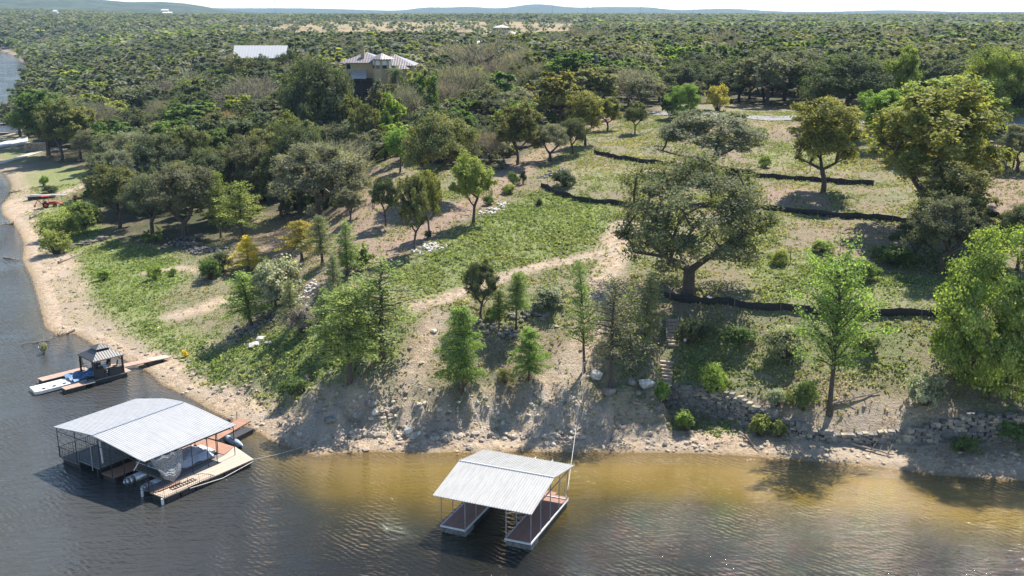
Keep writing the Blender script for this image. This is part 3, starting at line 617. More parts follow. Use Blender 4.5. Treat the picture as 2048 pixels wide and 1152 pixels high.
HAND = [
 ('lushcypress', 925, 786, 612, 104, 'cyplime', 'bright lime green bald cypress alone on the bank above the white gabled boat dock'),
 ('lushcypress', 1058, 762, 655, 76, 'cyplime', 'short bright green bald cypress just right of the lime green one on the bank'),
 ('cypress', 700, 765, 575, 160, 'cyp', 'bushy bald cypress with its bare dark trunk standing at the edge of the rocky bank'),
 ('thincypress', 765, 717, 520, 205, 'cyp', 'tall airy bald cypress with long horizontal limbs in the middle of the slope'),
 ('cypress', 503, 657, 545, 125, 'cyplime', 'green bald cypress beside the shaded boulders above the left shore'),
 ('cypress', 583, 657, 560, 66, 'cypg', 'narrow bald cypress just right of the shaded boulders'),
 ('cypress', 738, 692, 566, 58, 'cypg', 'slim bald cypress just left of the tall airy one'),
 ('cypress', 652, 700, 575, 80, 'cyp', 'leafy bald cypress at the upper edge of the green slope left of the bushy one'),
 ('thincypress', 1258, 742, 575, 80, 'cypg', 'thin bald cypress between the grey half bare one and the wooden steps'),
 ('cypress', 1168, 746, 522, 84, 'cyp', 'slim bald cypress that the dock rope is tied to'),
 ('thincypress', 1222, 772, 556, 150, 'oakgrey', 'grey half bare bald cypress left of the wooden steps'),
 ('cypress', 1287, 705, 545, 95, 'cypg', 'grey green bald cypress hanging over the top of the wooden steps'),
 ('cypress', 1032, 660, 546, 62, 'cyp', 'slender bald cypress behind the lime green pair on the bank'),
 ('cypress', 998, 662, 580, 48, 'green', 'small green sapling between the dark little oak and a slender cypress'),
 ('oak', 962, 640, 524, 76, 'oakdark', 'small dark oak with a thin trunk at the foot of the sandy track'),
 ('vasecypress', 1658, 832, 548, 172, 'cyplime', 'fork trunked green cypress standing on the stone retaining wall'),
 ('full', 1985, 800, 500, 250, (.175, .225, .058), 'big yellow green tree, leafy to the ground, at the right edge above the stone wall'),
 ('great', 1378, 588, 318, 345, (.10, .115, .062), 'great spreading live oak in the middle of the terraced lot', dict(rot=.4)),
 ('oak', 1424, 350, 225, 235, 'oakgrey', 'grey green live oak just behind the great spreading oak'),
 ('elm', 1646, 386, 200, 165, 'olivey', 'olive yellow elm with a forked dark trunk standing alone on the upper terrace'),
 ('oak', 1692, 264, 118, 200, 'oakdark', 'dark leaning live oak between the road and the upper terrace'),
 ('elm', 1850, 455, 185, 265, (.165, .18, .055), 'massive olive yellow elm right of the terraces'),
 ('elm', 1765, 298, 182, 115, 'lime', 'lime green elm left of the massive olive one, by the road'),
 ('elm', 1880, 320, 165, 205, 'yg', 'tall yellow green elm behind the massive olive one'),
 ('elm', 1795, 262, 103, 85, 'yg', 'yellow green treetop rising highest beyond the road on the right'),
 ('full', 1985, 262, 112, 155, 'yg', 'vivid yellow green tree beyond the road at the right edge'),
 ('oak', 2044, 262, 150, 105, 'oakdark', 'dark oak cut by the right edge behind the metal roofed house'),
 ('elm', 1945, 400, 300, 92, 'olivey', 'smaller olive elm in front of the reddish wooden stair'),
 ('oak', 2035, 345, 258, 90, 'oakgrey', 'grey green oak in front of the metal roofed house at the right edge'),
 ('oak', 1880, 545, 400, 150, 'oak', 'brown green oak below the massive olive elm'),
 ('juniper', 1955, 525, 415, 105, 'olive', 'olive green juniper above the big yellow green tree at the right edge', dict(lod='mid')),
 ('oak', 2035, 540, 420, 100, 'oakdark', 'dark oak half out of the frame above the big yellow green tree'),
 ('elm', 946, 446, 306, 98, 'yg', 'twin trunked green elm beside the dirt drive'),
 ('oak', 877, 402, 228, 165, 'olive', 'tall olive oak with its lone trunk on the far side of the dirt drive'),
 ('elm', 858, 474, 338, 66, 'olivey', 'thin olive elm on the edge of the dirt drive, the right one of two'),
 ('elm', 830, 502, 346, 76, 'olive', 'thin olive elm on the edge of the dirt drive, the left one of two'),
 ('oak', 771, 452, 356, 62, 'oakdark', 'small dark oak on the brown yard left of the thin elms'),
 ('oak', 370, 475, 330, 165, 'oak', 'round dark oak on the rise above the left lawn'),
 ('thincypress', 484, 478, 365, 118, 'yg', 'nearly bare cypress with spreading black branches at the edge of the brown yard'),
 ('thincypress', 442, 476, 345, 72, 'yg', 'yellow green thin cypress left of the nearly bare one'),
 ('cypress', 497, 540, 470, 82, 'yellow', 'bright yellow small cypress below the brown yard'),
 ('cypress', 604, 522, 440, 96, 'ybrown', 'golden brown cypress at the lower edge of the brown yard'),
 ('cypress', 645, 528, 428, 84, 'cypg', 'grey green cypress right of the golden brown one'),
 ('cypress', 694, 552, 440, 78, 'cyp', 'leaning cypress with a bare slanting trunk in the lower yard corner'),
 ('cypress', 668, 600, 508, 64, 'cypg', 'small bushy cypress below the leaning one'),
 ('bush', 560, 612, 512, 120, 'silver', 'large silvery oak scrub between the yellow cypress and the slope'),
 ('oak', 640, 452, 288, 205, 'oakgrey', 'wide grey green live oak behind the brown yard'),
 ('oak', 690, 345, 240, 150, 'oak', 'dark live oak behind the wide grey green one'),
 ('elm', 97, 312, 192, 118, 'green', 'green elm at the left shore beside the stone wall'),
 ('elm', 124, 322, 208, 95, 'olive', 'olive elm just right of the stone wall at the left shore'),
 ('elm', 160, 318, 222, 96, 'olivey', 'yellow olive elm third from the left shore'),
 ('oak', 185, 330, 262, 64, 'oakgrey', 'small grey oak at the head of the left beach'),
 ('oak', 262, 385, 268, 150, 'oakgrey', 'broad grey green oak above the parked tractor'),
 ('elm', 240, 455, 335, 120, 'olive', 'olive thicket tree right of the orange machine on the left beach'),
 ('oak', 305, 470, 352, 110, 'oak', 'dark oak at the left foot of the wooded rise'),
 ('elm', 335, 345, 265, 90, 'olivey', 'yellow olive elm in the wood above the round dark oak'),
 ('elm', 430, 355, 262, 95, 'green', 'deep green elm in the wood above the thin yellow green cypress'),
 ('elm', 530, 400, 258, 130, 'olive', 'tall olive elm whose dark trunks show behind the brown yard'),
 ('elm', 590, 380, 232, 120, 'olive', 'olive elm between the dark trunks and the wide grey green oak'),
 ('bare', 512, 262, 163, 150, 'mauve', 'large leafless mauve grey tree in front of the cream villa', dict(lod='mid')),
 ('bare', 460, 305, 228, 90, 'red', 'half dead tree with rusty red twigs in the wood', dict(lod='mid')),
 ('bare', 885, 250, 165, 95, 'mauve', 'leafless grey tree right of the cream villa', dict(lod='mid')),
 ('bare', 815, 280, 178, 80, 'grey', 'twiggy grey tree below and right of the cream villa', dict(lod='mid')),
 ('bare', 1010, 215, 158, 90, 'mauve', 'leafless grey tree in the middle of the wood', dict(lod='mid')),
 ('elm', 398, 230, 155, 82, 'yg', 'bright yellow green tree amid the dark wood left of the villa', dict(lod='mid')),
 ('elm', 672, 248, 208, 56, 'lime', 'small lime green tree under the huge dark oak', dict(lod='mid')),
 ('elm', 800, 345, 258, 62, 'lime', 'lime green tree left of the tall olive oak by the drive'),
 ('elm', 930, 190, 128, 90, 'yg', 'yellow green tree right of the villa roof', dict(lod='mid')),
 ('elm', 835, 178, 130, 60, 'lime', 'lime green tree behind the right wing of the villa', dict(lod='mid')),
 ('elm', 1075, 180, 110, 90, 'lime', 'bright green tree beside the white transformer pole', dict(lod='mid')),
 ('elm', 1170, 292, 182, 90, 'olivey', 'olive yellow elm on the right bank of the dirt drive', dict(lod='hi')),
 ('elm', 1215, 262, 196, 62, 'olivey', 'smaller olive elm at the upper end of the dirt drive'),
 ('elm', 1270, 268, 205, 52, 'olive', 'dense olive shrub tree at the corner of the upper lot'),
 ('oak', 1100, 322, 245, 92, 'oakgrey', 'grey oak beside the dirt drive above the stone heap'),
 ('oak', 1145, 310, 235, 70, 'oakdark', 'dark oak right of the grey one beside the dirt drive'),
 ('elm', 1035, 330, 204, 110, 'olive', 'olive elm left of the dirt drive below the leafless tree'),
 ('juniper', 1338, 238, 188, 34, 'oakdark', 'small dark tree in front of the bright round green one by the road', dict(lod='mid')),
 ('full', 1365, 238, 170, 72, 'lime', 'bright green round tree beside the road'),
 ('bush', 1435, 222, 167, 56, 'ybrown', 'golden brown twiggy shrub beside the road'),
 ('oak', 1285, 225, 150, 85, 'oakgrey', 'grey green oak left of the bright round tree by the road', dict(lod='mid')),
 ('oak', 425, 440, 300, 130, 'oakdark', 'dark oak between the round dark oak and the nearly bare cypress'),
 ('oak', 500, 425, 275, 125, 'oak', 'dull oak filling the wood above the nearly bare cypress'),
 ('elm', 562, 435, 318, 105, 'olive', 'olive elm at the left flank of the wide grey green oak'),
 ('oak', 235, 425, 305, 110, 'oakgrey', 'grey oak just above the olive thicket on the left beach'),
 ('oak', 320, 405, 272, 130, 'oak', 'dull oak in the second row above the round dark oak'),
 ('elm', 385, 385, 255, 100, 'olive', 'olive elm in the wood left of the deep green one'),
 ('oak', 660, 400, 300, 120, 'oakgrey', 'grey green oak peeping over the right shoulder of the wide one'),
 ('oak', 600, 425, 250, 130, 'oakdark', 'dark oak right behind the wide grey green one'),
 ('elm', 1895, 505, 335, 165, 'olive', 'olive elm filling the gap between the massive elm and the brown green oak'),
 ('oak', 1830, 520, 440, 90, 'oakdark', 'dark oak at the right end of the middle black fence'),
 ('elm', 700, 440, 378, 60, 'oakgrey', 'small grey green elm at the right end of the wide oak'),
 ('oak', 745, 330, 258, 95, 'oakgrey', 'grey oak over the shaded shed left of the drive', dict(lod='mid')),
]
def tree_at(kind, px, Y, top, wpx, col, label, lod='mid'):
    x = ray(px, top)[0]*Y/ray(px, top)[1]; z = h1(x, Y); zt = CAMZ+ray(px, top)[2]*Y/ray(px, top)[1]
    return plant(kind, lod, (x, Y, z), (zt-z)*1.03, wpx*Y/FPX, col, label)
for r_ in VT: tree_at(*r_)
for hrow in HAND:
    k = dict(hrow[7]) if len(hrow) > 7 else {}
    tree_px(*hrow[:7], **k)
BU = [
 ('bush', 1428, 785, 728, 72, 'lime', 'bright green bush right of the lower wooden steps'),
 ('bush', 1606, 822, 765, 70, 'bush', 'green bush left of the fork trunked cypress'),
 ('bush', 1572, 720, 655, 88, 'silver', 'large silvery shrub on the slope under the lowest black fence'),
 ('bush', 1850, 812, 750, 84, 'silver', 'pale silvery shrub above the stone wall near the big yellow green tree'),
 ('bush', 1552, 815, 782, 52, 'silver', 'small silvery shrub directly behind the stone wall'),
 ('bush', 1480, 690, 655, 70, 'green', 'dark green shrub between the steps and the silvery shrub'),
 ('upbush', 1324, 806, 770, 30, 'lime', 'tuft of yellow green shoots at the left end of the stone wall'),
 ('upbush', 1368, 862, 828, 40, 'lime', 'yellow green shoots on the beach, leftmost of three below the wall'),
 ('upbush', 1518, 872, 838, 44, 'yg', 'yellow green shoots on the beach, middle of three below the wall'),
 ('upbush', 1556, 876, 848, 34, 'yg', 'yellow green shoots on the beach, rightmost of three below the wall'),
 ('bush', 1015, 388, 368, 36, 'yg', 'yellow green bush beside the dirt drive'),
 ('bush', 978, 410, 390, 28, 'green', 'green bush between the twin trunked elm and the drive'),
 ('bush', 1027, 370, 345, 30, 'green', 'dark green bush on the verge above the yellow green one'),
 ('bush', 1046, 368, 338, 16, 'jun', 'narrow dark evergreen shrub beside the dirt drive'),
 ('bush', 1078, 415, 398, 18, 'jun', 'small round dark bush in the green field'),
 ('bush', 856, 478, 460, 18, 'jun', 'small round dark bush at the foot of the thin elm'),
 ('bush', 1100, 612, 570, 80, 'silver', 'pale grey green shrub on the slope above the sandy bank'),
 ('bush', 1098, 620, 598, 26, 'green', 'green bush in front of the pale shrub on the slope'),
 ('bush', 310, 560, 530, 34, 'lime', 'bright green shrub standing on the left lawn'),
 ('bush', 346, 552, 536, 16, 'lime', 'little green shrub right of the bright one on the left lawn'),
 ('bush', 209, 560, 538, 34, 'lime', 'low green clump on the beach edge of the left lawn'),
 ('bush', 100, 385, 372, 34, 'jun', 'dark green bush behind the moored barge on the left beach'),
 ('bush', 125, 475, 425, 80, 'weedy', 'yellow green willow scrub, upper part of the thicket by the left shore'),
 ('bush', 112, 508, 465, 62, 'yg', 'yellow green willow scrub, lower part of the thicket by the left shore'),
 ('bush', 165, 455, 405, 70, 'bush', 'green scrub right of the parked tractor'),
 ('bush', 88, 372, 352, 22, 'lime', 'small bright green bush above the barge on the left beach'),
 ('bush', 605, 665, 610, 70, 'grey', 'dark grey brushy shrub at the end of the white slabs'),
 ('bush', 420, 560, 515, 50, 'green', 'green shrub under the shaded stone heap'),
 ('bush', 440, 545, 505, 60, 'oak', 'dull green shrub right of the stone heap'),
 ('bush', 585, 790, 755, 60, 'green', 'dark green shrub at the tip of the green slope above the arched dock'),
 ('bush', 1380, 690, 640, 70, 'oakdark', 'dark shrub right of the upper steps'),
 ('bush', 1560, 530, 502, 36, 'weedy', 'pale green bush on the pink soil of the middle terrace'),
 ('bush', 1645, 505, 482, 52, 'weedy', 'low pale green bush right of it on the middle terrace'),
 ('bush', 1530, 335, 312, 30, 'weedy', 'light green bush on the uppermost terrace'),
 ('bush', 1524, 275, 258, 34, 'bush', 'round green bush beside the utility box near the road'),
 ('bush', 1785, 530, 490, 90, 'green', 'dark green bramble in the shade left of the brown green oak'),
 ('bush', 1720, 560, 520, 70, 'green', 'dark green bramble on the lower terrace left of the shade'),
 ('bush', 1730, 700, 668, 60, 'bush', 'green bush on the slope right of the fork trunked cypress'),
 ('bush', 2020, 880, 845, 80, 'green', 'dark green brush at the foot of the stone wall by the right edge'),
 ('bush', 1925, 905, 875, 60, 'green', 'dark green brush on the right beach below the wall'),
 ('bush', 1750, 255, 236, 46, 'olive', 'olive bush between the leaning oak and the lime elm'),
 ('bush', 370, 715, 702, 14, 'yellow', 'tiny yellow bush on the stony beach by the left lawn'),
 ('bush', 88, 708, 688, 16, 'silver', 'small grey green bush standing in the water by the driftwood log'),
 ('bush', 1010, 770, 745, 34, 'olive', 'small olive bush between the two lime green cypresses'),
 ('bush', 985, 640, 616, 30, 'green', 'small green bush under the slender cypress'),
 ('bush', 1130, 372, 340, 60, 'jun', 'dark bush at the left end of the second black fence'),
]
for k_, a, b_, c_, d_, e_, f_ in BU: tree_px(k_, a, b_, c_, d_, e_, f_)

# ------------------------------------------------------------------ the wood: individual trees near, merged far
prng = np.random.default_rng(9)
ZONES = [
 (lambda px, Y: px < 330 and Y < 420, 'near the left shore'),
 (lambda px, Y: px < 640 and Y < 300, 'on the rise left of the dirt drive'),
 (lambda px, Y: px < 640, 'between the lake and the villa'),
 (lambda px, Y: px < 930 and Y < 330, 'around the cream villa'),
 (lambda px, Y: px < 930, 'behind the cream villa'),
 (lambda px, Y: px < 1260 and Y < 330, 'above the dirt drive'),
 (lambda px, Y: px < 1260, 'beyond the utility poles'),
 (lambda px, Y: px < 1800, 'behind the paved road'),
 (lambda px, Y: True, 'behind the metal roofed house')]
TONE = dict(oakdark='dark green', oak='dull green', oakgrey='grey green', olive='olive', olivey='yellow olive', yg='yellow green', lime='lime green', jun='blackish green', green='green', grey='pale grey', mauve='mauve grey', silver='silvery')
KW = dict(oak='spreading oak', elm='upright elm', juniper='dense juniper', bare='leafless tree')
def pick(px, Y, y):
    r = rt.random()
    if px > 1300 and y < 330:
        return ('oak', 'oakdark') if r < .75 else ('oak', 'oak')
    g_ = float(vnoise(x_ := (px-1024)/2100*y, y, 45, 5)); r = min(.999, max(0, r+g_*.45))
    if px < 900 and y > 240 and r > .10:
        return ('oak', rt.choice(['oakdark', 'oakdark', 'oak', 'oakgrey'])) if r < .72 else (('juniper', 'jun') if r < .8 else ('elm', rt.choice(['green', 'oakgrey', 'olive', 'green', 'yg'])))
    pb = .07 if px < 900 else .15
    if r < pb: return 'bare', rt.choice(['grey', 'mauve'])
    if r < pb+.42: return 'oak', rt.choice(['oakdark', 'oak', 'oak', 'oakgrey'])
    if r < pb+.55: return 'juniper', rt.choice(['jun', 'oakdark', 'green'])
    return 'elm', rt.choice(['olive', 'green', 'green', 'oakgrey', 'yg', 'olivey' if rt.random() < .5 else 'lime'])
AVOID = [np.array([((px-1024)/2170*Y, Y) for px, Y in ((955, 620), (1052, 620), (1055, 935), (952, 935))]),  gpoly([(1900,345),(2100,345),(2100,240),(1900,240)]), gpoly([(1180,262),(1300,262),(1300,222),(1180,222)])]
ROADW = [at(px, py, 18.2)[:2] for px, py in ((1235,236),(1300,228),(1450,231),(1600,236),(1760,243),(2060,255))]
cand = []; cell = {}
def ok(x, y, r):
    k = (int(x//12), int(y//12))
    for i in (-1, 0, 1):
        for j in (-1, 0, 1):
            for q in cell.get((k[0]+i, k[1]+j), ()):
                if (q[0]-x)**2+(q[1]-y)**2 < ((q[2]+r)*.37)**2: return False
    return True
def put(x, y, r): cell.setdefault((int(x//12), int(y//12)), []).append((x, y, r))
for x, y, r, k in TREES:
    if 'bush' not in k: put(x, y, r*2)
VILLA = np.array(at(750, 215, 18.6)[:2])
Ntry = 26000
yy = 90+(1000-90)*np.sqrt(prng.random(Ntry)); xx = (prng.random(Ntry)*2-1)*.53*(yy+25)
dd = shore_d(xx, yy); op = is_open(xx, yy); zz = H(xx, yy)
for P in AVOID: op |= inpoly(xx, yy, P)
op |= pdist(xx, yy, ROADW) < 6.5
op |= (np.abs(xx+.118*yy+.000) < 0) | ((xx/yy > (696-1024)/2170) & (xx/yy < (757-1024)/2170) & (yy > 196) & (yy < 250)); op |= (np.abs(xx-VILLA[0]-1) < 12) & (np.abs(yy-VILLA[1]-6) < 11)
gap = fnoise(xx, yy, 60, 71) > .62
order = np.argsort(yy); near_n = 0; farlist = []
for i in order:
    if op[i] or dd[i] < 5 or (gap[i] and yy[i] > 330): continue
    x, y = xx[i], yy[i]; r = 5.2+6.8*rt.random()**1.3 if y < 230 else (8.0 if y < 330 else 9.5)+11*rt.random()**1.5
    if not ok(x, y, r): continue
    put(x, y, r)
    px = 1024+FPX*x/(y*cP+(CAMZ-zz[i])*sP); kind, col = pick(px, y, y)
    wd = r*rt.uniform(1.1, 1.4)
    h = {'oak': .74 if y < 330 else .86, 'elm': .98, 'juniper': .8, 'bare': .8}[kind]*wd*rt.uniform(.85, 1.12); h = min(h, 13.0)
    if kind == 'juniper': wd *= .8; h *= .85
    farlist.append((kind, x, y, float(zz[i]), h, wd, col, px))
cnt = {}; rest = []
for kind, x, y, z, h, wd, col, px in farlist:
    cnt[kind] = cnt.get(kind, 0)+1
    if y > 560 or cnt[kind] > 292 - 40*(kind in ('oak', 'elm')):
        rest.append((kind, x, y, z, h, wd, col)); continue
    zn = next(s for f, s in ZONES if f(px, y))
    size = 'small' if h < 6.2 else ('tall' if h > 9 else 'middling')
    q4 = 'left' if px < 500 else 'right' if px > 1560 else 'middle'
    rw = 'front' if y < 290 else ('deep' if y < 400 else 'far')
    lab = '%s %s %s, %s %s wood, %s' % (size, TONE[col], KW[kind], rw, q4, zn)
    plant(kind, 'mid' if y < 330 else 'low', (x, y, z-.05), h, wd, col, lab, group=(TONE[col]+' '+KW[kind]+'s '+zn).replace('treess', 'trees'))
for kk_ in range(1400):      # understorey shrubs under the near wood
    Y_ = rt.uniform(125, 235); X_ = rt.uniform(-.5, .12)*(Y_+10)
    if len([1 for q in TREES if q[3] == 'bush']) > 165: break
    if shore_d(np.array([X_]), np.array([Y_]))[0] < 10 or is_open(np.array([X_]), np.array([Y_]))[0] or any(inpoly(np.array([X_]), np.array([Y_]), P)[0] for P in AVOID[1:]): continue
    c_ = rt.choice(['green', 'oakgrey', 'oak', 'olive', 'silver', 'bush', 'oakdark']); wd = rt.uniform(2.5, 5)
    pxx = 1024+FPX*X_/(Y_*cP+26*sP); plant('bush', 'mid', (X_, Y_, h1(X_, Y_)-.1), wd*rt.uniform(.6, .9), wd, c_, '%s undergrowth shrub %s, %s' % (TONE.get(c_, 'green'), 'under the first trees' if Y_ < 165 else 'deep under the trees', 'left' if pxx < 420 else 'right' if pxx > 800 else 'middle'), group='undergrowth shrubs in the shade of the wood')
print('individual trees', len(TREES), 'rest', len(rest))
# second and third band: merged distant wood
def merged(name, L, label, lodf):
    Vs, Ts, Cs = [], [], []
    for kind, x, y, z, h, wd, col in L:
        opts = TM[(kind, lodf)]; d = opts[rt.randrange(len(opts))]; a = rt.uniform(0, 6.28); ca, sa = math.cos(a), math.sin(a)
        s = wd/d['W']; V = d['lv']*np.array([s, s, h/d['H']]); V = np.stack([V[:, 0]*ca-V[:, 1]*sa+x, V[:, 0]*sa+V[:, 1]*ca+y, V[:, 2]+z], -1)
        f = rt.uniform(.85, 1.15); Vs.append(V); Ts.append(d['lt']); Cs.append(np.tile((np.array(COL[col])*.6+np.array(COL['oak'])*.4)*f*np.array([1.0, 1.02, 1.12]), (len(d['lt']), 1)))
    me = npmesh(name, np.vstack(Vs), 4, [M_far], attrs={'tint': np.concatenate(Ts), 'col': np.vstack(Cs)})
    o = bpy.data.objects.new(name, me); C.objects.link(o); tag(o, label, 'wood', kind='stuff'); return o
def capped(L):
    out = []
    for k_, x, y, z, h, wd, c_ in L:
        u_ = x/y*2170+1024
        if 470 < u_ < 1190 and 430 < y < 960: h2 = max(3.4, min(h, CAMZ-34/2100*y-z)); wd *= max(.6, (h2/h)**.6); h = h2
        out.append((k_, x, y, z, h, wd, c_))
    return out
rest = capped(rest)
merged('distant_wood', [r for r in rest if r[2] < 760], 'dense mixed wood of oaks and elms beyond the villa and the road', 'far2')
L3 = [r for r in rest if r[2] >= 760]
def band(y0, y1, sp, tanonly=False, hmax=12.):
    out = []; n = int(.53*(y1*y1-y0*y0)/(sp*sp)*.9)
    y = np.sqrt(y0*y0+(y1*y1-y0*y0)*prng.random(n)); x = (prng.random(n)*2-1)*.53*(y+25)
    d = shore_d(x, y); o_ = is_open(x, y); z = H(x, y); g = fnoise(x, y, 110, 77) > .5
    for i in range(n):
        if d[i] < 6 or (g[i] and not o_[i]): continue
        if o_[i] and prng.random() > .13: continue
        if y[i] < 940 and inpoly(x[i:i+1], y[i:i+1], AVOID[0])[0]: continue
        kind, col = pick(800, y[i], y[i])
        if o_[i] or y[i] > 1300: kind, col = 'oak', rt.choice(['oakdark', 'oak'])
        wd = rt.uniform(9, 15) if y[i] < 1250 else rt.uniform(11, 24); out.append((kind, x[i], y[i], float(z[i]), min(hmax, wd*.72), wd, col))
    return out
L3 += band(1000, 1400, 11)
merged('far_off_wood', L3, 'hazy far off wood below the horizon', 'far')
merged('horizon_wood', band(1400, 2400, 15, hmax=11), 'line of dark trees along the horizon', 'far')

# ------------------------------------------------------------------ weeds and grass tufts (stuff)
def tufts(name, n, y0, y1, fn, size, label, cat, colfn, seed, blades=5):
    rg = np.random.default_rng(seed); y = np.sqrt(y0*y0+(y1*y1-y0*y0)*rg.random(n)); x = (rg.random(n)*2-1)*.53*(y+20)
    keep = is_open(x, y); x, y = x[keep], y[keep]; d = shore_d(x, y); lu, sa, di, op_, ta = masks(x, y, d)
    pr = fn(lu, sa, di, d, x, y); k = rg.random(len(x)) < pr; x, y, lu, di = x[k], y[k], lu[k], di[k]; z = H(x, y)
    m = len(x); s = size*rg.uniform(.5, 1.5, m)*(.8+.4*lu)
    P = np.repeat(np.stack([x, y, z], -1), blades, 0); S = np.repeat(s, blades)
    P = P+rg.normal(size=P.shape)*np.array([.45, .45, 0])*S[:, None]; P[:, 2] += S*rg.uniform(.15, .75, len(P))
    col = np.repeat(colfn(lu, di, x, y, rg), blades, 0)
    V = quads(P, S*.42, rg, None, 1.25, .5)
    me = npmesh(name, V, 4, [M_far], attrs={'tint': np.clip(rg.normal(.5, .2, len(P)), 0, 1), 'col': col})
    o = bpy.data.objects.new(name, me); C.objects.link(o); tag(o, label, cat, kind='stuff'); print(name, len(P)); return o
def wcol(lu, di, x, y, rg):
    n = fnoise(x, y, 7, 91)[:, None]; a = np.array([[.17, .19, .075]]); g = np.array([[.14, .185, .065]]); b_ = np.array([[.32, .27, .16]]); s = np.array([[.17, .20, .11]])
    c = a*(1-lu[:, None])+g*lu[:, None]; mixn = np.clip(n*1.6+.25, 0, 1)*(1-lu[:, None]*.8); c = c*(1-mixn)+b_*mixn
    m2 = (rg.random(len(x)) < .4)[:, None]; return np.where(m2, s, c)*rg.uniform(.75, 1.25, (len(x), 1))
def wdens(lu, sa, di, d, x, y):
    cl = sstep(-.25, .35, fnoise(x, y, 3.2, 55))
    return np.clip((.15+.85*cl)*np.maximum((1-sa)**1.5, .22*(d > 3))*(1-.75*di)*(1+.0*lu)*np.where(x < -38, .45, 1), 0, 1)
tufts('field_weeds', 330000, 88, 245, wdens, .24, 'green weeds and dry grass growing over the terraced lot and slopes', 'weeds', wcol, 4)
tufts('lawn_grass', 260000, 88, 210, lambda lu, sa, di, d, x, y: np.clip((lu-.15)*1.2, 0, .8)*(1-sa)*(.35+.65*sstep(-.3, .3, fnoise(x, y, 2.5, 57))), .15, 'short bright green grass of the lawns and the green slope', 'grass',
      lambda lu, di, x, y, rg: np.array([[.15, .195, .06]])*rg.uniform(.7, 1.3, (len(x), 1)), 6, 4)

# ------------------------------------------------------------------ object materials
def corrug(name, col, axis, period, rough=.4, metal=.35, dirt=.25):
    """ribbed sheet metal: ribs are bump with a darker colour between them, streaks are wear"""
    m, t, b = mat(name); tc = N(t, 'ShaderNodeTexCoord'); P = tc.outputs['Object']
    sep = N(t, 'ShaderNodeSeparateXYZ'); t.links.new(P, sep.inputs[0]); v = sep.outputs[axis]
    s = mth(t, 'SINE', mth(t, 'MULTIPLY', v, 2*math.pi/period)); s2 = mth(t, 'POWER', mth(t, 'ADD', mth(t, 'MULTIPLY', s, .5), .5), 3.)
    mp = N(t, 'ShaderNodeMapping'); t.links.new(P, mp.inputs[0]); sc = [.35, .35, .35]; sc[axis] = 2.2; mp.inputs['Scale'].default_value = sc
    n = noise(t, 2.0, 5, .6, mp.outputs[0])
    c = mixc(t, mapr(t, n, .4, .7, 0, dirt), col, tuple(x*.55 for x in col))
    c = mixc(t, mth(t, 'MULTIPLY', mth(t, 'SUBTRACT', 1., s2), .22), c, tuple(x*.5 for x in col))
    t.links.new(c, b.inputs['Base Color']); b.inputs['Roughness'].default_value = rough; b.inputs['Metallic'].default_value = metal
    bp = N(t, 'ShaderNodeBump'); bp.inputs['Strength'].default_value = .7; bp.inputs['Distance'].default_value = .03; t.links.new(s2, bp.inputs['Height']); t.links.new(bp.outputs[0], b.inputs['Normal'])
    return m
def planks(name, col, axis, period, var=.35):
    m, t, b = mat(name); tc = N(t, 'ShaderNodeTexCoord'); P = tc.outputs['Object']
    sep = N(t, 'ShaderNodeSeparateXYZ'); t.links.new(P, sep.inputs[0]); q = mth(t, 'DIVIDE', sep.outputs[axis], period)
    fr_ = mth(t, 'FRACT', q); fl = mth(t, 'FLOOR', q)
    wn = N(t, 'ShaderNodeTexWhiteNoise'); wn.noise_dimensions = '1D'; t.links.new(fl, wn.inputs['W'])
    n = noise(t, 3, 4, .6, P)
    c = mixc(t, mth(t, 'MULTIPLY', wn.outputs[0], var*1.4), col, tuple(x*.45 for x in col)); c = mixc(t, mapr(t, n, .4, .75, 0, .45), c, tuple(x*.6 for x in col))
    gapf = mth(t, 'LESS_THAN', fr_, .09); c = mixc(t, gapf, c, (.02, .017, .015))
    t.links.new(c, b.inputs['Base Color']); b.inputs['Roughness'].default_value = .8; return m
Mroof1 = corrug('arched dock roof metal', (.38, .38, .378), 1, .232, .5, .1, .45)
Mroof2 = corrug('gabled dock roof metal', (.33, .33, .322), 0, .23, .5, .1, .5)
Mgaz = corrug('gazebo roof metal', (.06, .058, .058), 0, .3, .5, .1)
Mgaz2 = corrug('gazebo roof metal sideways', (.06, .058, .058), 1, .3, .5, .1)
Mbarn = corrug('barn roof metal', (.62, .60, .57), 0, 1.1, .5, .05)
Mseam = corrug('standing seam roof', (.20, .175, .165), 0, .6, .4, .4)
Msteel = plain('weathered steel', (.30, .31, .33), .45, .6, .2)
Mwhite = plain('white paint', (.55, .545, .53), .5, 0, .12)
Mblack = plain('black steel', (.025, .025, .027), .5, .3, .3)
Mfloat = plain('black dock float', (.018, .018, .02), .6, 0, .4)
Mgrime = plain('grimy float', (.17, .17, .165), .8, 0, .5, 4)
Mred = planks('red brown composite boards', (.30, .155, .115), 0, .15, .25)
Mlt = planks('sun bleached boards', (.50, .40, .31), 0, .16, .35)
Mcedar = planks('cedar boards', (.36, .19, .12), 0, .16, .35)
Mpink = planks('pinkish boards', (.42, .28, .21), 1, .16, .3)
Mgreyb = planks('grey boards', (.20, .185, .17), 0, .16, .3)
Malu = plain('pontoon aluminium', (.50, .51, .53), .35, .7, .25)
Mtarp = plain('blue grey tarp', (.22, .29, .40), .7, 0, .45, 3, .05, (.45, .47, .5))
Mblue = plain('blue tarp', (.10, .19, .33), .6, 0, .35, 4, .04)
Mnet = plain('grey plastic curtain', (.30, .30, .30), .6, 0, .75, 9)
Mfence = plain('black silt fence fabric', (.018, .018, .019), .75, 0, .4, 3)
Mpost = plain('weathered wood post', (.20, .155, .11), .85, 0, .35)
Mstone = plain('grey limestone', (.20, .185, .16), .9, 0, .55, 1.6, .03)
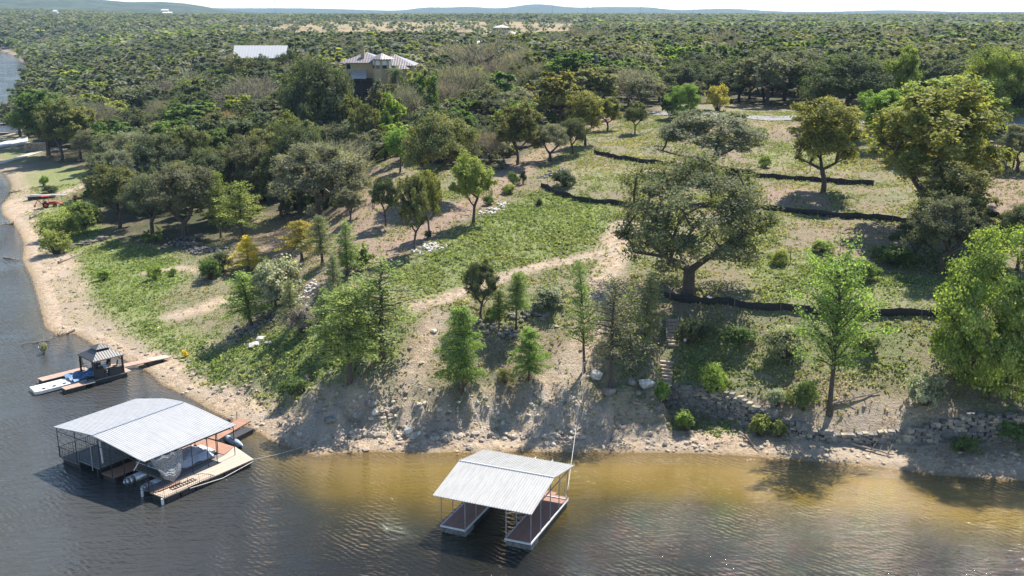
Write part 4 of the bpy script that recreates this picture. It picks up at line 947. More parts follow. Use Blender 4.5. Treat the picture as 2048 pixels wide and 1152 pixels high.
Mstonep = plain('pale limestone', (.58, .54, .47), .9, 0, .35, 2.5, .03)
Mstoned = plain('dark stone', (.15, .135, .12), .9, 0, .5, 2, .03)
Mlog = plain('driftwood', (.26, .215, .17), .9, 0, .5, 4)
Masph = plain('asphalt', (.19, .185, .19), .9, 0, .2, .5)
Mconc = plain('concrete', (.48, .43, .36), .85, 0, .2, .8)
Mstucco = plain('cream stucco', (.38, .29, .17), .85, 0, .12, .8)
Mstuccow = plain('white stucco', (.62, .56, .50), .85, 0, .1, .8)
Mtile = plain('pale pink tile roof', (.52, .40, .34), .8, 0, .2, 1)
Mglass = plain('dark window glass', (.02, .025, .03), .08, 0, .2)
Mdarkw = plain('dark brown timber', (.045, .03, .024), .7, 0, .3)
Mredw = plain('red brown timber', (.16, .055, .035), .75, 0, .3)
Morange = plain('orange red machine paint', (.52, .075, .03), .45, 0, .25, 8)
Mtyre = plain('black rubber', (.02, .02, .02), .85, 0, .2)
Mrope = plain('white rope', (.6, .58, .52), .8, 0, .1)
Mumb = plain('dark wicker', (.05, .045, .042), .8, 0, .4, 12)
def frame_dir(o, d):          # world position of a local xy
    c, s = math.cos(d), math.sin(d); return lambda x, y: (o[0]+c*x-s*y, o[1]+s*x+c*y)

# ------------------------------------------------------------------ gabled boat dock (front)
oA = at(882, 1051, .6); dA = R(-22.98)
DA = empty('boat_dock', (oA[0], oA[1], 0), dA, 'small boat dock with white gabled roof over two red brown decks, bottom middle', 'boat dock')
m = MB(); yr = 4.35
eL, eR, y0, y1 = -.45, 7.95, -.5, 9.25
m.slab([(eL, y0, 3.35), (eR, y0, 3.35), (eR, yr, 4.3), (eL, yr, 4.3)], .05); m.slab([(eL, yr+.002, 4.3), (eR, yr+.002, 4.3), (eR, y1, 3.35), (eL, y1, 3.35)], .05)
for k in range(37):
    x = eL+.06+k*.23
    if x > eR-.04: break
    for (ya, za, yb, zb) in ((y0, 3.35, yr, 4.3), (yr, 4.3, y1, 3.35)): m.tube((x, ya, za+.012), (x, yb, zb+.012), .04, n=5)
rf = m.build('roof', Mroof2, DA)
m = MB(); m.tube((eL, yr, 4.325), (eR, yr, 4.325), .07, n=6); m.build('ridge_cap', Mwhite, rf)
m = MB()
for x in (0, 2.1, 3.85, 5.6, 7.7):
    m.box((x, 2.1, 3.72), (.07, 4.9, .09), 0, 0, math.atan2(.95, 4.85)); m.box((x, 6.6, 3.72), (.07, 4.9, .09), 0, 0, -math.atan2(.95, 4.85)); m.box((x, 4.35, 3.22), (.06, 9.2, .07))
m.box((3.85, -.25, 3.25), (8, .07, .12)); m.box((3.85, 9.0, 3.25), (8, .07, .12)); m.build('roof_frame', Msteel, DA)
for fx0, fx1 in ((0, 2.12), (5.58, 7.72)):
    m = MB(); m.box(((fx0+fx1)/2, 4.1, .60), (fx1-fx0-.12, 8.2, .06)); dk = m.build('deck', Mred, DA)
    m = MB(); 
    for xx_ in (fx0, fx1): m.box((xx_, 4.1, .585), (.09, 8.36, .14))
    for y_ in (-.03, 8.23): m.box(((fx0+fx1)/2, y_, .585), (fx1-fx0-.09, .09, .14))
    m.build('deck_edge', Mwhite, dk)
    for k in range(5):
        m = MB(); yc_ = .85+k*1.62; m.box(((fx0+fx1)/2, yc_, .25), (fx1-fx0+.02, 1.5, .52))
        for j in range(6):
            m.tube((fx0-.005, yc_-.62+j*.25, -.02), (fx0-.005, yc_-.62+j*.25, .5), .04, n=5); m.tube((fx1+.005, yc_-.62+j*.25, -.02), (fx1+.005, yc_-.62+j*.25, .5), .04, n=5)
        for j in range(8):
            if k == 0: m.tube((fx0+.15+j*.26, .1, -.02), (fx0+.15+j*.26, .1, .5), .045, n=5)
        m.build('float', Mgrime if k == 0 else Mfloat, DA)
    m = MB(); m.box(((fx0+fx1)/2, 4.1, .48), (fx1-fx0-.3, 8.1, .14)); m.build('deck_frame', Mblack, DA)
for x in (.03, 2.1, 5.62, 7.69):
    for y_ in (.05, 2.1, 4.2, 6.2, 8.15):
        m = MB(); m.tube((x, y_, .6), (x, y_, 3.3+.95*(1-abs(y_-4.35)/4.85)-.06), .042, n=6); m.build('post', Msteel, DA)
m = MB(); m.tube((7.69, 8.1, .65), (7.69, 6.3, 3.2), .045, n=5); m.build('brace', Mwhite, DA)
m = MB(); m.box((3.85, 8.35, .60), (7.7, .6, .06)); m.box((4.9, 8.9, .56), (3.0, .6, .08)); m.build('back_walkway', Mred, DA)
GW = empty('gangway', (oA[0], oA[1], 0), dA, 'short gangway with two white rails behind the small gabled dock', 'gangway')
m = MB(); m.slab([(2.9, 9.3, .62), (4.6, 9.3, .62), (4.6, 13.4, .75), (2.9, 13.4, .75)], .1); m.build('walkway', Mpink, GW)
for x in (2.95, 4.55):
    m = MB(); m.path([(x, 9.3, 1.5), (x, 13.0, 1.72), (x, 13.0, .75)], .04); m.tube((x, 11.2, .65), (x, 11.2, 1.6), .03); m.build('railing', Mwhite, GW)
# ------------------------------------------------------------------ arched boat dock (left)
oB = at(300, 985, .6); dB = R(-34.6)
DB = empty('boat_dock', (oB[0], oB[1], 0), dB, 'large boat dock with wide grey arched roof and dark railings, bottom left', 'boat dock')
m = MB()
def rB(x, y): # roof height of the low arched gable
    u_ = (x+13.05)/13.1*2-1+.12; return 4.22-.66*min(1, abs(u_))**1.2
xs = np.linspace(-13.1, .05, 15)
for i in range(14):
    a, b_ = xs[i], xs[i+1]
    def yf(x): return 8.5+1.15*min(1, max(0, (x+13.1)/3.2))
    m.slab([(a, -.3, rB(a, 0)), (b_, -.3, rB(b_, 0)), (b_, yf(b_), rB(b_, 0)), (a, yf(a), rB(a, 0))], .05)
rf = m.build('roof', Mroof1, DB)
m = MB()
for k in range(int(10/.23)):
    y_ = -.25+k*.232
    for i in range(14):
        a, b_ = xs[i], xs[i+1]
        if y_ < 8.4+1.15*min(1, max(0, (a+13.1)/3.2)): m.tube((a, y_, rB(a, 0)+.006), (b_, y_, rB(b_, 0)+.002), .014, n=4, cap=False)
m.build('ribs', Mroof1, rf)
m = MB(); m.box((-7.2, 4.6, rB(-7.2, 0)+.035), (.22, 9.9, .03)); m.build('ridge_cap', Malu, rf)
m = MB()
for y_ in (-.1, 3.2, 6.4, 9.2):
    for i in range(14):
        a, b_ = xs[i], xs[i+1]; m.tube((a, y_, rB(a, 0)-.12), (b_, y_, rB(b_, 0)-.12), .04, n=4)
    m.tube((-12.9, y_, 3.2), (-.1, y_, 3.2), .04, n=4)
    for k in range(12): m.tube((-12.7+k*1.06, y_, 3.2), (-12.2+k*1.06, y_, rB(-12.2+k*1.06, 0)-.14), .02, n=4)
for x in (-13, -7.2, -.05): m.box((x, 4.5, rB(x, 0)-.13), (.08, 9, .1))
m.build('roof_truss', Mblack, DB)
m = MB(); m.prism([(.02, 0), (1.9, 0), (1.98, 9.75), (-1.7, 10.75), (-.9, 8.9), (-.3, 5.0)], .54, .62); m.build('side_deck', Mlt, DB)
m = MB(); m.prism([(-1.0, 0.1), (0.0, 0.1), (-.32, 5.0), (-.92, 8.8), (-1.6, 8.8)], .54, .615); m.build('shade_painted_deck', Mgreyb, DB)  # grey boards paint the roof's shade onto this strip of the deck
m = MB(); m.prism([(-6.1, 8.9), (-1.0, 8.9), (-1.75, 10.7), (-6.1, 10.5)], .535, .61); m.build('back_deck', Mcedar, DB)
m = MB(); m.box((-9.6, 9.5, .57), (6.9, 1.6, .07)); m.build('back_deck', Mgreyb, DB)
m = MB(); m.box((-5.95, 4.5, .57), (1.75, 8.9, .07)); m.build('middle_deck', Mcedar, DB)
m = MB(); m.box((-11.55, 4.3, .57), (2.75, 8.6, .07)); m.build('far_deck', Mgreyb, DB)
for (xa, xb, ya, yb) in ((.05, 1.85, .1, 9.6), (-6.8, -5.1, .1, 8.8), (-12.9, -10.2, .1, 8.6)):
    n_ = 6
    for k in range(n_):
        m = MB(); L_ = (yb-ya)/n_; m.box(((xa+xb)/2, ya+L_*(k+.5), .22), (xb-xa, L_-.18, .5)); 
        for j in range(4): m.box((xb+.01, ya+L_*(k+.18+j*.21), .22), (.05, .12, .46))
        m.build('float', Mfloat, DB)
    m = MB(); m.box(((xa+xb)/2, (ya+yb)/2, .49), (xb-xa+.12, yb-ya+.1, .1)); m.build('deck_frame', Mblack, DB)
m = MB()
for k in range(4): m.box((-3.6+k*.9-.8, 9.7, .25), (.8, 1.5, .5))
m.build('back_float', Mfloat, DB)
posts = [(-13.0, -.05), (-10.25, -.05), (-7.9, -.1), (-6.8, -.05), (-5.1, -.05), (-3.2, -.1), (-.1, 0), (-13.0, 4.3), (-10.2, 4.3), (-13, 8.4), (-10.2, 8.6), (-6.8, 4.4), (-5.1, 4.4), (-6.8, 8.9), (-5.1, 8.9), (-.05, 2.6), (-.05, 4.6), (-.05, 6.3), (-.05, 7.3), (-.1, 9.4), (-2.0, 9.0), (-3.5, 9.0)]
for x, y_ in posts:
    m = MB(); m.tube((x, y_, .6 if x > -3 or x < -5 else .6), (x, y_, rB(x, 0)-.1), .04, n=6); m.build('post', Mblack if x > -7 or x < -10.1 else Msteel, DB)
def railing(name, pts, z, h, par, sp=.22, top=None):
    m = MB()
    for (a, b_) in zip(pts[:-1], pts[1:]):
        a = Vector((*a, z)); b_ = Vector((*b_, z)); L_ = (b_-a).length; n_ = max(1, int(L_/sp)); 
        hf = (lambda f: h) if top is None else top
        for k in range(n_+1):
            f = k/n_; p = a+(b_-a)*f; big_ = (k % 6 == 0); m.tube(p, p+Vector((0, 0, hf(f))), .028 if big_ else .013, n=4, cap=False)
        for k in range(8):
            f0, f1 = k/8, (k+1)/8; m.tube(a+(b_-a)*f0+Vector((0, 0, hf(f0))), a+(b_-a)*f1+Vector((0, 0, hf(f1))), .025, n=4)
            m.tube(a+(b_-a)*f0+Vector((0, 0, .12)), a+(b_-a)*f1+Vector((0, 0, .12)), .018, n=4)
    return m.build(name, Mblack, par)
railing('railing', [(-12.95, 0), (-10.3, 0)], .6, 1.05, DB); railing('railing', [(-12.95, 0), (-12.95, 8.4)], .6, 1.05, DB); railing('railing', [(-10.25, .2), (-10.25, 8.4)], .6, 1.05, DB)
railing('railing', [(-.95, .05), (1.85, .05)], .6, 1.0, DB); railing('railing', [(1.85, .05), (1.9, 5.3)], .6, 1.0, DB, .2, top=lambda f: 1.0*(1-max(0, f-.45)**2*3.1))
for x_ in (1.75, -.95): m = MB(); m.tube((x_, -.1, -.25), (x_, -.1, .55), .12, n=8); m.build('bumper', Mwhite, DB)
m = MB()
# gathered curtain hanging under the eave
rr = random.Random(4); n_ = 26
def cur(f, g):  # f along eave 0..1, g down 0..1
    y_ = .3+f*3.3; sag = math.sin(f*math.pi)**.8
    zt = 3.42-(0); zb = 3.1-1.0*f-sag*1.7
    return (-.02+.28*math.sin(g*9+f*2)*.4*sag+.35*sag*g, y_+.25*g*(1-f), zt+(zb-zt)*g-.35*sag*(1-g)*g+.08*math.sin(f*22+g*5))
for i in range(n_):
    for j in range(12):
        f0, f1, g0, g1 = i/n_, (i+1)/n_, j/12, (j+1)/12; m.add([cur(f0, g0), cur(f1, g0), cur(f1, g1), cur(f0, g1)], [(0, 1, 2, 3)])
for j in range(1, 12):
    for i in range(n_): m.tube(cur(i/n_, j/12+.02*math.sin(i)), cur((i+1)/n_, j/12+.02*math.sin(i+1)), .03, n=4, cap=False)
cu = m.build('curtain', Mnet, DB, True)
dB_l = frame_dir(oB, dB)
# pontoon boat in the slip
PB = empty('pontoon_boat', (*dB_l(-2.9, 2.3), 0), dB, 'pontoon boat on grey tubes with a pale blue cover under the wide dock roof', 'boat')
for x in (-1.2, 1.2):
    m = MB(); 
    rs = [(-2.0, .05), (-1.85, .26), (-1.5, .37), (-1, .4), (5.6, .4), (5.9, .36)]
    for (a, ra), (b_, rb) in zip(rs[:-1], rs[1:]): m.tube((x, a, .28), (x, b_, .28), ra, rb, n=14)
    m.build('pontoon', Malu, PB, True)
m = MB(); m.box((0, 2.7, .74), (3.5, 6.0, .1)); m.build('deck', Mgreyb, PB)
m = MB()
for i in range(10):
    for j in range(14):
        def cv(i, j): return (-1.7+i*.34, .3+j*.38, .82+.75*math.sin(math.pi*i/10)**.5*(1-abs(j/14-.5)**2*2)+.1*math.sin(i*2.1+j*1.3))
        m.add([cv(i, j), cv(i+1, j), cv(i+1, j+1), cv(i, j+1)], [(0, 1, 2, 3)])
m.build('cover', Mtarp, PB, True)
m = MB(); m.path([(-1.7, -.2, .8), (-1.7, -.2, 1.5), (1.7, -.2, 1.5), (1.7, -.2, .8)], .03); m.path([(-1.7, -.2, 1.5), (-1.7, 5.6, 1.5)], .03); m.path([(1.7, -.2, 1.5), (1.7, 5.6, 1.5)], .03); m.tube((-1.6, -.6, .8), (-1.2, 0, 1.9), .05); m.build('rail', Malu, PB)
# lift platform in the second slip
LP_ = empty('lift_platform', (*dB_l(-8.55, 0), 0), dB, 'grey raised lift platform with a white post between the railed deck and the cedar deck', 'platform')
m = MB(); m.box((0, 2.6, .95), (2.9, 5.2, .1)); m.build('platform', Mgrime, LP_)
m = MB(); [m.box((x, 2.6, .5), (.18, 5.4, .8)) for x in (-1.35, 1.35)]; m.build('support', Mblack, LP_)
m = MB(); m.tube((.75, .9, .95), (.6, .9, 3.1), .09, n=8); m.build('post', Mwhite, LP_)
m = MB(); m.prism([(-1.3, 5.2), (1.3, 5.2), (1.3, 8.0), (-1.3, 8.0)], .95, 2.4); m.build('locker', Mgrime, LP_)
# things lying on the light deck
LD = empty('ladder_frame', (*dB_l(1.05, 2.3), .64), dB+R(-1), 'black metal frame lying on the bleached deck boards', 'metal frame')
m = MB(); m.path([(-.25, -.9, .02), (-.25, 1.6, .02)], .03); m.path([(.25, -.9, .02), (.25, 1.6, .02)], .03)
for k in range(9): m.tube((-.25, -.9+k*.3, .02), (.25, -.9+k*.3, .02), .025)
m.build('frame', Mblack, LD)
m = MB()
for k in range(3): m.box((.25+k*.17, 1.4+.1*k, .66+.02*k), (.14, 3.0-k*.4, .05), R(3-2*k))
o = m.build('plank_pile', Mcedar); o.location = (oB[0], oB[1], 0); o.rotation_euler = (0, 0, dB); tag(o, 'a few loose cedar planks lying on the bleached deck beside the plastic curtain', 'planks')
m = MB(); m.box((0, 0, .35), (2.0, .45, .35)); m.box((0, 0, .54), (2.05, .5, .04)); o = m.build('storage_box', Mwhite); o.location = (*dB_l(-3.2, 8.6), .3); o.rotation_euler = (0, 0, dB); tag(o, 'long white box at the head of the boat slip under the wide dock roof', 'storage box')
# gangway of the arched dock
g0 = at(452, 862, .6); g1_ = at(500, 833, .9); gd = math.atan2(g1_[1]-g0[1], g1_[0]-g0[0]); gl_ = np.hypot(*(g1_-g0)[:2])
GB = empty('gangway', (g0[0], g0[1], .55), gd, 'cedar gangway linking the wide roofed dock to the rocky beach', 'gangway')
m = MB(); m.slab([(-2.0, -.75, .0), (gl_*.8, -.75, .3), (gl_*.8, .75, .3), (-2.0, .75, .0)], .12); m.build('walkway', Mcedar, GB)
m = MB(); m.box((.6, -1.3, -.3), (2.4, 1.1, .45)); m.box((.6, -1.3, -.05), (2.5, 1.2, .05)); m.build('float', Mfloat, GB)
m = MB(); [m.tube((x, .75, 0), (x, .75, 1.1), .03) for x in (-1.5, .6, 2.4)]; m.build('rail_post', Mblack, GB)
KY = empty('kayak', (*dB_l(-3.6, 12.1), .15), dB+R(80), 'small pale blue kayak afloat between the wide roofed dock and the beach', 'kayak')
m = MB(); rs = [(-1.9, .03), (-1.4, .24), (-.6, .36), (.6, .36), (1.4, .24), (1.9, .03)]
for (a, ra), (b_, rb) in zip(rs[:-1], rs[1:]): m.tube((0, a, .1), (0, b_, .1), ra, rb, n=10)
m.build('hull', plain('pale blue plastic', (.30, .38, .45), .4), KY, True)
m = MB(); m.box((0, -.1, .44), (.4, .9, .05)); m.build('seat', Mblack, KY)
# ------------------------------------------------------------------ gazebo dock
oG = at(135, 779, .5); dG = R(-43.06)
dG_l = frame_dir(oG, dG)
# local axes: +x = right-front side, +y = towards the shore; long axis is y
GD_ = empty('floating_dock', (oG[0], oG[1], 0), dG, 'floating dock of pinkish boards carrying the dark roofed gazebo', 'floating dock')
m = MB(); m.box((-2.45, 5.1, .5), (3.9, 4.2, .08)); m.build('deck', Mgreyb, GD_)
m = MB(); m.box((-.55, .95, .5), (1.15, 2.3, .07)); m.build('finger_deck', Mpink, GD_)
m = MB(); m.box((-5.3, 2.0, .5), (1.35, 5.4, .07)); m.build('finger_deck', Mpink, GD_)
m = MB(); m.box((-.45, 2.6, .495), (.95, 1.1, .06)); m.build('finger_deck', Mgreyb, GD_)
m = MB(); m.box((-2.6, 7.0, .545), (4.0, 1.5, .02)); m.build('deck_panel', Mpink, GD_)
for x, y_, a, b_ in ((-.55, .95, 1.0, 2.2), (-5.3, 2.0, 1.2, 5.2), (-2.45, 5.1, 3.8, 4.1)):
    m = MB(); m.box((x, y_, .22), (a, b_, .48)); m.build('float', Mfloat, GD_)
GGW = empty('gangway', (oG[0], oG[1], 0), dG, 'narrow pinkish gangway from the gazebo dock to the stony beach', 'gangway')
m = MB(); m.slab([(-3.6, 7.3, .58), (-2.4, 7.3, .58), (-1.7, 10.8, .7), (-3.0, 10.8, .7)], .09); m.build('walkway', Mpink, GGW)
m = MB(); m.slab([(-3.0, 10.81, .72), (-1.7, 10.81, .72), (-1.2, 13.0, .78), (-2.5, 13.0, .78)], .09); m.build('end_panel', Mlt, GGW)
m = MB(); m.box((-2.2, 11.3, .3), (1.2, 1.8, .5)); m.build('float', Mfloat, GGW)
gx0, gx1, gy0, gy1 = -4.35, -.55, 3.35, 7.0
GZ = empty('gazebo', (oG[0], oG[1], 0), dG, 'dark gazebo with a two tier metal hip roof standing on the floating dock', 'gazebo')
def hip(m, x0, x1, y0_, y1_, z0, z1, inset, mi=(0, 1)):
    cx_, cy_ = (x0+x1)/2, (y0_+y1_)/2; a = [(x0, y0_, z0), (x1, y0_, z0), (x1, y1_, z0), (x0, y1_, z0)]
    b_ = [(cx_-inset, cy_-inset, z1), (cx_+inset, cy_-inset, z1), (cx_+inset, cy_+inset, z1), (cx_-inset, cy_+inset, z1)]
    m.add(a+b_, [(0, 1, 5, 4), (2, 3, 7, 6)], mi[0]); m.add(a+b_, [(1, 2, 6, 5), (3, 0, 4, 7)], mi[1]); m.add(a+b_, [(4, 5, 6, 7), (3, 2, 1, 0)], mi[0])
m = MB(); hip(m, gx0, gx1, gy0, gy1, 2.72, 3.55, .55); rf = m.build('roof', [Mgaz, Mgaz2], GZ)
m = MB(); cx_, cy_ = (gx0+gx1)/2, (gy0+gy1)/2; hip(m, cx_-.85, cx_+.85, cy_-.85, cy_+.85, 3.62, 4.0, .04); m.build('top_tier', [Mgaz, Mgaz2], rf)
m = MB()
for a, b_ in (((gx0, gy0), (gx1, gy0)), ((gx1, gy0), (gx1, gy1)), ((gx1, gy1), (gx0, gy1)), ((gx0, gy1), (gx0, gy0))): m.tube((*a, 2.66), (*b_, 2.66), .07, n=4)
m.build('eave_beam', Mblack, GZ)
for x in (gx0+.18, gx1-.18):
    for y_ in (gy0+.18, gy1-.18):
        m = MB(); m.box((x, y_, 1.6), (.17, .17, 2.15)); sx_ = 1 if x < cx_ else -1; sy_ = 1 if y_ < cy_ else -1
        m.tube((x, y_, 2.1), (x+.5*sx_, y_, 2.62), .05, n=4); m.tube((x, y_, 2.1), (x, y_+.5*sy_, 2.62), .05, n=4); m.box((x, y_, .6), (.28, .28, .1)); m.build('post', Mblack, GZ)
def chair(x, y, a, label):
    e = empty('patio_chair', (*dG_l(x, y), .56), dG+a, label, 'chair', 'dark chairs under the gazebo')
    m = MB(); m.box((0, 0, .45), (.55, .55, .08)); m.build('seat', Mumb, e)
    m = MB(); m.box((0, .27, .85), (.55, .07, .8), 0, 0, R(-12)); m.build('backrest', Mumb, e)
    for u in (-.24, .24):
        for v in (-.24, .24): m = MB(); m.tube((u, v, 0), (u, v, .45), .025, n=4); m.build('leg', Mblack, e)
        m = MB(); m.box((u*1.15, 0, .68), (.06, .5, .04)); m.build('armrest', Mumb, e)
chair(-1.3, 4.9, R(190), 'dark patio chair nearest the front post of the gazebo'); chair(-3.4, 6.3, R(30), 'dark patio chair at the back of the gazebo'); chair(-2.2, 6.6, R(-20), 'dark patio chair beside the gangway end of the gazebo')
chair(-4.9, 4.2, R(120), 'dark patio chair on the long pinkish finger outside the gazebo')
e = empty('patio_table', (*dG_l(-2.4, 5.4), .56), dG, 'small pale table under the gazebo', 'table')
m = MB(); m.box((0, 0, .72), (1.3, .8, .05)); m.build('tabletop', Mwhite, e)
for u in (-.55, .55):
    for v in (-.3, .3): m = MB(); m.tube((u, v, 0), (u, v, .7), .025, n=4); m.build('leg', Mblack, e)
for i, (x, y_, a, b_, h_, lb) in enumerate(((-.95, 6.1, .55, 1.7, .75, 'long low dark wicker box on the shore end of the gazebo deck'), (-1.05, 4.2, .5, .8, 1.0, 'upright dark wicker box behind the front post of the gazebo'), (-3.9, 5.2, 1.1, .6, .95, 'grey wicker cabinet with a white top at the back of the gazebo'))):
    e = empty('wicker_cabinet' if i == 2 else 'wicker_box', (*dG_l(x, y_), .56), dG, lb, 'cabinet' if i == 2 else 'box')
    m = MB(); m.box((0, 0, h_/2), (a, b_, h_)); m.build('body', Mumb, e); m = MB(); m.box((0, 0, h_+.025), (a+.06, b_+.06, .05)); m.build('lid', Mwhite if i == 2 else Mumb, e)
e = empty('jet_ski_port', (*dG_l(-2.9, 1.2), .12), dG, 'white plastic floating jet ski port beside the pinkish finger deck', 'jet ski port')
m = MB(); m.prism([(-1.1, -3.6), (.9, -3.9), (1.1, -3.3), (1.1, 2.6), (-1.1, 2.6)], .0, .32)
m.prism([(-.45, -3.4), (.45, -3.5), (.45, 1.0), (-.45, 1.0)], .321, .36); m.build('body', Mwhite, e)
m = MB()
for k in range(4): m.box((.65, -2.8+k*1.15, .37), (.22, .3, .08), R(20)); 
m.build('roller', Mblack, e)
m = MB()
for i in range(8):
    for j in range(8):
        def cv(i, j): return (-1.3+i*.36, .6+j*.42, .42+.28*math.sin(i*.9)*math.sin(j*.7)+.16*math.sin(i*2+j)+.1)
        m.add([cv(i, j), cv(i+1, j), cv(i+1, j+1), cv(i, j+1)], [(0, 1, 2, 3)])
o = m.build('blue_tarp', Mblue, None, True); o.location = (*dG_l(-2.9, .8), .2); o.rotation_euler = (0, 0, dG); tag(o, 'crumpled blue tarp lying over the inner end of the white jet ski port', 'tarp')

# ------------------------------------------------------------------ ropes
def rope(p0, p1, sag, r, label, n=14):
    m = MB(); pts = []
    for k in range(n+1):
        f = k/n; p = Vector(p0)+(Vector(p1)-Vector(p0))*f; p.z -= sag*4*f*(1-f); pts.append(p)
    m.path(pts, r, 4); o = m.build('rope', Mrope); tag(o, label, 'rope'); return o
pa = ground(1168, 746); fA = frame_dir(oA, dA); fr_x, fr_y = fA(7.6, 8.2)
rope((pa[0], pa[1], pa[2]+1.2), (fr_x, fr_y, .75), .5, .022, 'white rope from the slim cypress down to the corner of the small gabled dock')
pb = ground(936, 800); q = fA(2.2, 8.6); rope((pb[0], pb[1], pb[2]+.8), (q[0], q[1], .8), .5, .012, 'thin rope from the lime green cypress to the back of the small gabled dock')
q = dB_l(2.0, 9.5); pc = ground(700, 862); rope((q[0], q[1], .65), (pc[0], pc[1], pc[2]+.2), .35, .012, 'thin rope from the corner of the wide roofed dock to the rocky bank')
m = MB(); q0 = dB_l(2.05, 9.7); q1 = dB_l(1.95, 2.6); m.path([(q0[0], q0[1], .45), ((q0[0]+q1[0])/2, (q0[1]+q1[1])/2, .12), (q1[0], q1[1], .5)], .03, 5); o = m.build('rope', Mrope); tag(o, 'loose rope slung along the outer side of the bleached deck', 'rope')

# ------------------------------------------------------------------ black silt fences
def fence_line(pts_px, label, h=.95, hide=(), seed=1, group='black silt fences across the terraces'):
    P = [ground(*p) for p in pts_px]; rr = random.Random(seed)
    e = empty('silt_fence', tuple(P[0]), 0, label, 'fence', group); o0 = Vector(P[0]); m = MB(); mp_ = MB(); posts_ = []
    pts = []
    for a, b_ in zip(P[:-1], P[1:]):
        L_ = np.hypot(*(b_-a)[:2]); n_ = max(1, int(L_/.6))
        for k in range(n_): pts.append(a+(b_-a)*k/n_)
    pts.append(P[-1]); k = 0; V = []
    for i, p in enumerate(pts):
        x, y = p[0], p[1]+.18*math.sin(i*.55)+rr.uniform(-.06, .06); z = h1(x, y); hh = h*(.82+.25*abs(math.sin(i*.42+seed))+rr.uniform(-.1, .06))
        V += [Vector((x, y, z-.1))-o0, Vector((x, y-.12*rr.random(), z+hh*.5))-o0, Vector((x, y+rr.uniform(-.05, .05), z+hh))-o0]
        if i % 4 == 0: posts_.append((x, y-.05, z, hh))
    n_ = len(pts)
    for s_ in (0, .03):
        W_ = [v+Vector((0, s_, 0)) for v in V]; m.add(W_, [(3*i+j, 3*i+3+j, 3*i+4+j, 3*i+1+j) for i in range(n_-1) for j in (0, 1)])
    m.build('fabric', Mfence, e, False)
    for x, y, z, hh in posts_:
        mp_ = MB(); q_ = Vector((x, y, z))-o0; mp_.box(q_+Vector((0, 0, hh/2+.08)), (.07, .07, hh+.35)); mp_.build('post', Mpost if rr.random() < .5 else Mblack, e)
fence_line([(1188,309),(1240,320),(1300,328),(1400,338),(1490,352),(1560,360),(1650,365),(1748,372)], 'uppermost black fabric silt fence, crossing behind the lone olive yellow elm', .8, seed=2)
fence_line([(1082,375),(1110,388),(1150,402),(1240,413),(1300,418),(1400,416),(1500,418),(1600,428),(1700,438),(1812,446)], 'middle black fabric silt fence, starting beside the dirt drive and passing behind the great oak', .8, seed=3)
fence_line([(1300,594),(1350,604),(1480,616),(1620,628),(1750,634),(1890,638)], 'lowest black fabric silt fence, above the wooden steps', .85, seed=5)

# ------------------------------------------------------------------ stone retaining wall
rr = random.Random(7); wl = [np.array(p) for p in WALL]; w0 = Vector((wl[0][0], wl[0][1], h1(wl[0][0], wl[0][1]-1)))
SW = empty('stone_wall', tuple(w0), 0, 'dry stacked grey stone retaining wall along the right shore', 'stone wall')
m = MB(); cap = MB(); seg = []
for a, b_ in zip(wl[:-1], wl[1:]):
    L_ = np.hypot(*(b_-a)); n_ = max(1, int(L_/.55))
    for k in range(n_): seg.append((a+(b_-a)*(k+.5)/n_, math.atan2(b_[1]-a[1], b_[0]-a[0])))
for i, (p, a) in enumerate(seg):
    zt = h1(p[0], p[1]+.75)+.12; zb = h1(p[0], p[1]-.7)-.3; z = zb; c_ = 0
    while z < zt:
        hh = rr.uniform(.2, .42); ln = rr.uniform(.45, .85); off = (c_ % 2)*.25+rr.uniform(-.08, .08)
        big_ = rr.random() < .02
        if big_: hh, ln = .8, 1.6
        x = p[0]+math.cos(a)*off; y = p[1]+math.sin(a)*off
        q_ = Vector((x, y+(z-zb)*.10+rr.uniform(-.07, .07), z+hh/2))-w0
        M_ = Matrix.Rotation(a+rr.uniform(-.1, .1), 3, 'Z') @ Matrix.Rotation(rr.uniform(-.07, .07), 3, 'Y')
        vv_ = [q_+M_ @ Vector((sx_*ln*.5*rr.uniform(.8, 1.0), sy_*.33*rr.uniform(.8, 1.1), sz_*hh*.5*rr.uniform(.8, 1.0))) for sx_ in (-1, 1) for sy_ in (-1, 1) for sz_ in (-1, 1)]
        m.add(vv_, [(0,1,3,2),(4,6,7,5),(0,4,5,1),(2,3,7,6),(0,2,6,4),(1,5,7,3)], rr.choice([0, 0, 0, 1, 2])); z += hh*.93; c_ += 1
m.build('stones', [Mstone, Mstoned, plain('tan stone', (.36, .30, .22), .9, 0, .45, 2, .03)], SW)
m = MB()
for i, (p, a) in enumerate(seg): m.box(Vector((p[0], p[1]+.35, h1(p[0], p[1]-.7)-.3+(h1(p[0], p[1]+.75)-h1(p[0], p[1]-.7))/2+.1))-w0, (.62, .35, h1(p[0], p[1]+.75)-h1(p[0], p[1]-.7)+.1), a)
m.build('backing', Mstoned, SW)

